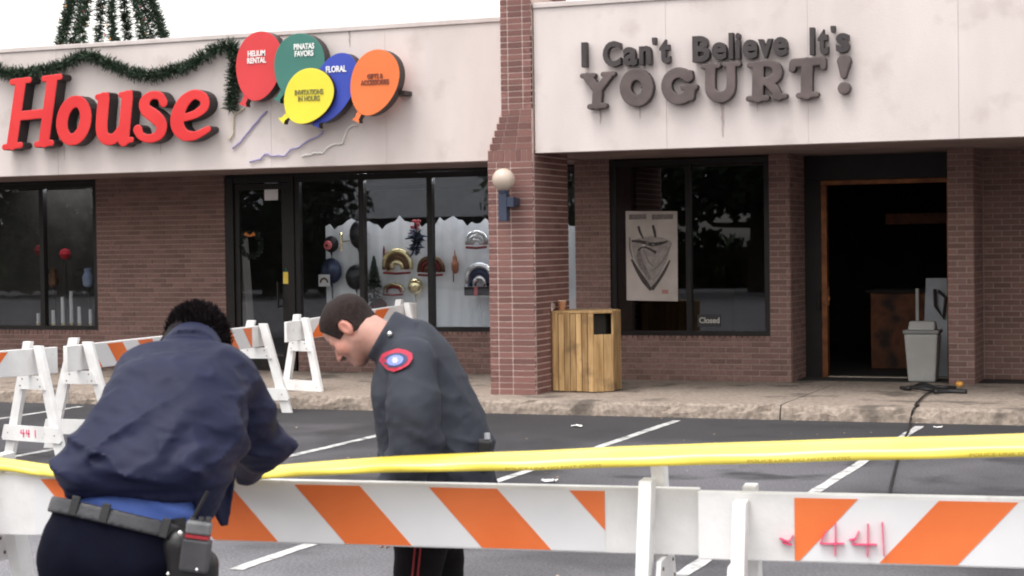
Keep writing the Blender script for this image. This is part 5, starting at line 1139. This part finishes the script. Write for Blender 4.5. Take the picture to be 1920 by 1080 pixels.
person_common(O2, [(o2_headneck, HC-.2, HC+np.array([.26, .26, .2]), .0042, lambda V: head_cols((V-HC)@HF/HSC)),
                   (lambda P: np.minimum(smin(bd2(P), chain(P, arm2, [.05, .05, .045, .04, .03], .02), .03), chain(P, arf, [.05, .05, .045, .04, .03], .02)), np.array([hp_[0]-.42, hp_[1]-.42, .05]), np.array([hp_[0]+.42, hp_[1]+.42, 1.5]), .022, SK),
                   (lambda P: hand_sdf(P, hl_, hk[0], LAT, 1), *bounds([hl_, hk[0]], .12), .0045, SK), (lambda P: hand_sdf(P, hr_, hk[1], -LAT, -1), *bounds([hr_, hk[1]], .12), .0045, SK)])
def o2_hair(P):
    Q = (P-HC)@HF/HSC; base = head_sdf(Q)-.0055-.0025*wob(P, 90, 2)
    S_ = np.abs(Q[:, 1]); front = Q[:, 0]-(.088-.25*np.maximum(0, S_-.03)-.35*np.maximum(0, .10-Q[:, 2]))         # hairline
    low = np.where(Q[:, 0] > -.012, np.where(S_ > .055, -.004+0*Q[:, 2], .055)-Q[:, 2], (-.035+.0*Q[:, 0])-Q[:, 2])
    ear = .003-ell(np.c_[Q[:, 0], S_, Q[:, 2]], (-.010, .080, -.002), (.024, .016, .036))
    hl = np.maximum(np.maximum(front, low), ear)
    return np.maximum(base, hl)*HSC
V, F = snet(o2_hair, HC-.18, HC+.2, .0042); wmesh('hair', V, F, m_hair2, O2)
def decal(name, f, outline, c, Zr, m, parent, lift=.004, rings=4):
    vs = []; fs = []; n = len(outline); ctr_ = hit(f, *c, *Zr); vs.append(ctr_-WH*lift)
    for k in range(1, rings+1):
        for x, y in outline:
            h_ = hit(f, c[0]+(x-c[0])*k/rings, c[1]+(y-c[1])*k/rings, *Zr); vs.append((h_ if h_ is not None else ctr_)-WH*lift)
    for i in range(n): fs.append((0, 1+i, 1+(i+1) % n))
    for k in range(rings-1):
        for i in range(n): a = 1+k*n+i; b = 1+k*n+(i+1) % n; fs.append((a, a+n, b+n, b))
    return MB().add(vs, fs).build(name, m, parent, smooth=True, fix=False)
ZR = (ZB-.6, ZB+.3)
pt = decal('shoulder_patch', o2_jacket0, [(711, 676), (716, 664), (728, 658), (745, 653), (762, 656), (773, 662), (774, 672), (766, 684), (752, 692), (738, 697), (726, 693), (718, 685)], (742, 675), ZR, mat('patch_red', (.42, .02, .05), (.52, .035, .07), rough=.7, scale=40), O2, .008)
decal('patch_field', o2_jacket0, [(741+24*math.cos(a*.5236), 675+14*math.sin(a*.5236)-3*math.cos(a*.5236)) for a in range(12)], (741, 675), ZR, mat('patch_navy', (.05, .06, .13), rough=.7), pt, .0105)
decal('patch_emblem', o2_jacket0, [(741+16*math.cos(a*.5236), 675+10*math.sin(a*.5236)-2*math.cos(a*.5236)) for a in range(12)], (741, 675), ZR, mat('patch_blue', (.22, .28, .62), rough=.7), pt, .013)
decal('patch_star', o2_jacket0, [(741+(4 if a % 2 else 7)*math.cos(a*.5236), 675+(4 if a % 2 else 7)*math.sin(a*.5236)) for a in range(12)], (741, 675), ZR, mat('patch_pale', (.7, .6, .68), rough=.7), pt, .0155)
q = hit(o2_jacket, 731, 626, *ZR); q = q if q is not None else J(731, 626, ZB-.2)
t = MB().lathe([(.002, -.012), (.009, -.006), (.011, 0), (.009, .006), (.002, .012)], q-WH*.004, 12); t.build('collar_pin', m_silver, O2, smooth=True)
rq = J(914, 838, ZB-.14); rd = thing('two_way_radio', (rq[0], rq[1], rq[2]-.1), 'small black radio clipped at the back of the charcoal-jacketed officer', 'radio')
MB().beam(rq+UZ*.03-RX_*.01, rq-UZ*.09-RX_*.03, .06, .05, tuple(WH)).build('casing', m_leat, rd, bevel=.012); MB().tube([rq+UZ*.03, rq+UZ*.052], .012, 8).build('knob', mat('pale_knob', (.4, .4, .42), rough=.3), rd)
# ---------------- officer seen from behind, leaning over the barricade
b1 = J(215, 1000, 5.56); O1 = thing('person', (b1[0], b1[1], 0), 'officer in a navy blouson seen from behind, bent over the striped barricade', 'person')
H1 = J(361, 653, 6.06); a1 = math.radians(-28); F1 = WH*math.cos(a1)-RX_*math.sin(a1)*1.0; F1 = F1/np.linalg.norm(F1); HF1 = head_frame(F1, math.radians(52)); HS1 = 1.08
lean = J(350, 660, 5.95)-J(272, 915, 5.62); lean = lean/np.linalg.norm(lean)
t1 = [J(270, 935, 5.63), J(272, 905, 5.62), J(283, 868, 5.63), J(308, 820, 5.67), J(328, 755, 5.76), J(343, 712, 5.86), J(358, 668, 5.95)]
r1 = [.130, .145, .156, .156, .150, .126, .075]; o1 = [.112, .112, .102, .090, .085, .10, .05]
armR = [J(437, 718, 5.92), J(468, 775, 6.02), J(489, 845, 6.14), J(462, 878, 6.36), J(425, 884, 6.58)]; rR = [.098, .088, .082, .066, .05]
armL = [J(268, 722, 5.87), J(235, 780, 5.98), J(225, 850, 6.1), J(270, 885, 6.35), J(310, 888, 6.56)]
c1c = J(361, 659, 5.99); c1a = H1-J(345, 700, 5.9); c1a = c1a/np.linalg.norm(c1a); c1x = np.cross(c1a, WH); c1x = c1x/np.linalg.norm(c1x); c1y = np.cross(c1a, c1x)
def o1_collar(P):
    Q = P-c1c; x = Q@c1x; y = Q@c1y; z = Q@c1a; rr = np.sqrt(x*x+y*y); return np.maximum(np.abs(rr-(.088-.12*z))-.011, np.abs(z)-.036)
def o1_base(P):
    d = wide(P, t1, r1, o1, RX_, .07)
    d = smin(d, rcone(P, J(285, 713, 5.88), J(422, 710, 5.92), .088, .088), .07)
    d = smin(d, chain(P, armR, rR, .03), .03); d = smin(d, chain(P, armL, rR, .03), .03)
    return d
hemz = J(270, 934, 5.6)[2]
def o1_jacket(P):
    d = o1_base(P)
    h_ = P[:, 2]; low = np.clip((1.30-h_)/.22, 0, 1)*np.clip((h_-hemz-.05)/.05, 0, 1)
    hm = np.clip((h_-hemz-.04)/.05, 0, 1)
    w1 = crease(P, ((RX_, 2.6), (WH, 3.0), (UZ+RX_*.22, 8.0)), 31, 3.2)*.052*low
    w2 = crease(P, ((RX_, 3.4), (WH, 4.0), (UZ*.85-RX_*.6, 7.0)), 37, 3.0)*.026*np.clip((1.45-h_)/.25, 0.12, 1)*hm
    w3 = crease(P, ((RX_, 9.0), (WH, 9.0), (UZ+RX_*.3, 20.0)), 43, 2.2)*.009*hm-.020*hm
    band = -.012*np.clip((hemz+.045-h_)/.012, 0, 1)+.0035*np.sin((P@RX_)*420)*np.clip((hemz+.04-h_)/.01, 0, 1)*0.5
    d = d-(w1+w2+w3+band)
    fl_ = rcone(P, J(404, 890, 5.8), J(421, 984, 5.8), .068, .014); Q = P-J(410, 920, 5.8); fl_ = np.maximum(fl_, np.abs(Q@WH+.012*np.sin((P@RX_)*70))-.012)
    d = smin(smin(d, o1_collar(P), .015), fl_, .02)
    side = (P-J(398, 920, 5.8))@RX_            # the open front corner may hang below the hem
    cut = np.where(side > -.01, J(0, 992, 5.8)[2], hemz+.01+.012*np.sin((P@RX_)*14))
    return np.maximum(d, cut-h_)
lo, hi = bounds(t1+armR+armL+[c1c], .23); lo[2] = J(0, 1000, 5.8)[2]-.03
V, F = snet(o1_jacket, lo, hi, .0088); wmesh('jacket', V, F, m_jk1, O1)
def o1_shirt0(P): return wide(P, [J(240, 1000, 5.6), J(262, 940, 5.63), J(285, 870, 5.66)], [.115, .118, .125], [.10, .10, .10], RX_, .05)
def o1_shirt(P):
    d = o1_shirt0(P)-folds(P, UZ*.95+RX_*.5, 9, 51, 1, 2)*.010
    return np.maximum(np.maximum(d, P[:, 2]-(hemz+.12)), (J(240, 1015, 5.6)[2]-P[:, 2]))
lo, hi = bounds([J(240, 1000, 5.6), J(285, 870, 5.66)], .26); V, F = snet(o1_shirt, lo, hi, .011); wmesh('shirt', V, F, m_shirt, O1)
bn = RX_*.24+WH*.22+UZ*.95; bn = bn/np.linalg.norm(bn); bc = J(236, 977, 5.52)
def o1_leg(P, sgn, g=0.0):
    hip = J(212, 1050, 5.58)+RX_*.095*sgn; kn = np.array([hip[0], hip[1], .50])+WH*.03+RX_*.02*sgn; an = np.array([hip[0], hip[1], .09])+RX_*.04*sgn-WH*.02
    return chain(P, [hip, hip*np.array([1, 1, 0])+UZ*.70, kn, an], [.13+g, .115+g, .086+g, .072+g], .03)
def o1_trs0(P):
    d = smin(o1_leg(P, 1), o1_leg(P, -1), .03)
    return smin(d, wide(P, [J(238, 965, 5.6), J(212, 1045, 5.57)], [.128, .140], [.10, .085], RX_, .05), .04)
def o1_trs(P):
    d = o1_trs0(P)-folds(P, np.array([.3, .2, 1.0]), 5, 61, 1.2, 2)*.006
    return np.maximum(np.maximum(d, (P-bc)@bn-.018), .075-P[:, 2])
lo = np.array([b1[0]-.42, b1[1]-.36, .04]); hi = np.array([b1[0]+.42, b1[1]+.42, b1[2]+.2]); V, F = snet(o1_trs, lo, hi, .0115); wmesh('trousers', V, F, m_tr1, O1)
def o1_belt(P): return np.maximum(np.abs(o1_trs0(P)-.004)-.010, np.abs((P-bc)@bn)-.0245)
lo, hi = bounds([bc], .34); V, F = snet(o1_belt, lo, hi, .0075); belt = wmesh('belt', V, F, m_belt, O1)
for bxp, byp in ((197, 962), (310, 990), (140, 948)):
    q = hit(o1_belt, bxp, byp, 5.0, 5.7)
    if q is not None: MB().beam(q-bn*.030-WH*.004, q+bn*.030-WH*.004, .026, .012, tuple(WH)).build('belt_keeper', m_leat, belt, bevel=.003)
q = hit(o1_belt, 338, 1000, 5.0, 5.8); q = q if q is not None else J(338, 1000, 5.45)
MB().lathe([(.002, -.01), (.008, -.006), (.01, 0), (.008, .006), (.002, .01)], J(338, 1000, 5.42), 10).build('snap', m_silver, belt, smooth=True)
for sg in (1, -1):
    hl = np.array([*(J(212, 1050, 5.58)+RX_*.135*sg)[:2], 0])-WH*.09; V, F = snet(lambda P: shoe(P, hl, WH), hl+np.array([-.3, -.3, -.02]), hl+np.array([.3, .3, .2]), .009); wmesh('shoe', V, F, m_leat, O1)
hR, hL = armR[-1], armL[-1]; kR, kL = hR+(WH*.6-RX_*.75-UZ*.1)*.085, hL+(WH*.6+RX_*.75-UZ*.1)*.085
def o1_head(P): return head_sdf((P-H1)@HF1/HS1)*HS1
person_common(O1, [(lambda P: smin(o1_head(P), rcone(P, H1+HF1@np.array([-.03, 0, -.05]), J(348, 680, 5.9), .06, .07), .03), H1-.24, H1+.24, .0046, lambda V: head_cols((V-H1)@HF1/HS1)),
                   (lambda P: np.minimum(smin(smin(chain(P, [J(345, 700, 5.9), J(300, 830, 5.7), J(240, 980, 5.6)], [.1, .11, .1], .03), smin(o1_leg(P, 1, -.03), o1_leg(P, -1, -.03), .03), .03), chain(P, armR, [.05, .05, .045, .04, .03], .02), .03), chain(P, armL, [.05, .05, .045, .04, .03], .02)), np.array([b1[0]-.45, b1[1]-.4, .05]), np.array([b1[0]+.6, b1[1]+1.2, 1.5]), .024, SK),
                   (lambda P: hand_sdf(P, hR, kR, UZ, 1), *bounds([hR, kR], .12), .0048, SK), (lambda P: hand_sdf(P, hL, kL, UZ, -1), *bounds([hL, kL], .12), .0048, SK)])
def o1_hair(P):
    Q = (P-H1)@HF1/HS1; S_ = np.abs(Q[:, 1]); base = head_sdf(Q)-.011-.004*wob(Q*np.array([1, 1, .25]), 75, 12)*np.clip((Q[:, 2]+.02)/.06, 0.15, 1)-.002*wob(Q, 160, 13)
    low = np.where(Q[:, 0] > -.015, np.where(S_ > .055, -.02, .06)-Q[:, 2], -.062-Q[:, 2]); ear = .004-ell(np.c_[Q[:, 0], S_, Q[:, 2]], (-.010, .082, -.004), (.024, .018, .034))
    return np.maximum(np.maximum(base, np.maximum(low, ear)), Q[:, 0]-.095)*HS1
V, F = snet(o1_hair, H1-.2, H1+.22, .0046)
def strands(V, F, n, ln, HF_, HC_, seed, back=.5):
    r = np.random.default_rng(seed); c = V[F].mean(1); nn = np.cross(V[F[:, 1]]-V[F[:, 0]], V[F[:, 2]]-V[F[:, 0]]); nn /= np.maximum(1e-9, np.linalg.norm(nn, axis=1))[:, None]
    out = (c-HC_); nn *= np.sign((nn*out).sum(1))[:, None]; Q = (c-HC_)@HF_; ok = np.where(Q[:, 2] > .0)[0]; k = r.choice(ok, n); vs, fs = [], []
    for q, i in enumerate(k):
        d = nn[i]*.4+HF_[:, 2]*.45-HF_[:, 0]*back*r.uniform(.2, 1.2)+r.normal(0, .14, 3); d /= np.linalg.norm(d); L_ = ln*r.uniform(.5, 1.3); s = np.cross(d, r.normal(size=3)); s = s/np.linalg.norm(s)*.0022
        a = c[i]-d*.006; m2 = a+d*L_*.6+r.normal(0, .001, 3); e = a+d*L_-UZ*L_*.18; o_ = len(vs); vs += [a-s, a+s, m2+s*.8, m2-s*.8, e+s*.2, e-s*.2]; fs += [(o_, o_+1, o_+2, o_+3), (o_+3, o_+2, o_+4, o_+5)]
    return np.array(vs), np.array(fs)
sv, sf = strands(V, F, 7000, .030, HF1, H1, 3, 1.1)
wmesh('hair', np.concatenate([V, sv]), np.concatenate([F, sf+len(V)]), m_hair1, O1)
# belt kit
kq = J(368, 1030, 5.44); ra = thing('belt_radio', (kq[0], kq[1], kq[2]-.1), 'grey police radio with a red band in a holder on the leaning officer\'s belt', 'radio')
ax_ = UZ*.97+RX_*.14; m_rad = mat('radio_grey', (.045, .043, .048), (.07, .066, .072), rough=.45, scale=10)
MB().beam(kq-ax_*.07, kq+ax_*.035, .088, .045, tuple(WH)).build('casing', m_rad, ra, bevel=.01)
MB().beam(kq+ax_*.036, kq+ax_*.046, .07, .047, tuple(WH)).build('red_band', mat('radio_red', (.3, .02, .03), rough=.5), ra)
MB().beam(kq+ax_*.047, kq+ax_*.088, .075, .045, tuple(WH)).build('head_block', mat('radio_head', (.11, .11, .115), (.18, .18, .185), rough=.4, scale=25), ra, bevel=.008)
for dx in (-.022, .004, .026): MB().tube([kq+ax_*.086+RX_*dx, kq+ax_*.100+RX_*dx], .009, 8).build('knob', m_rad, ra)
MB().tube([kq+ax_*.08-RX_*.028, kq+ax_*.18+RX_*.012], .006, 8).build('antenna', m_leat, ra)
hq = J(352, 1058, 5.50); ho_ = thing('holster', (hq[0], hq[1], hq[2]-.15), 'black leather holster hanging from the leaning officer\'s belt', 'holster')
V, F = snet(lambda P: smin(rcone(P, hq+UZ*.06-RX_*.02, hq-UZ*.14-RX_*.01, .058, .045), rcone(P, hq+RX_*.05, hq-UZ*.1+RX_*.05, .045, .04), .03), hq-.26, hq+.22, .009); wmesh('pouch', V, F, m_leat, ho_)
MB().beam(hq+UZ*.05-RX_*.02, hq+UZ*.14-RX_*.03, .05, .012, tuple(WH)).build('hanger', m_leat, ho_)
for xx, yy in ((369, 1068), (315, 1076)): MB().lathe([(.002, -.006), (.006, 0), (.002, .006)], J(xx, yy, 5.42), 8).build('rivet', m_silver, ho_)
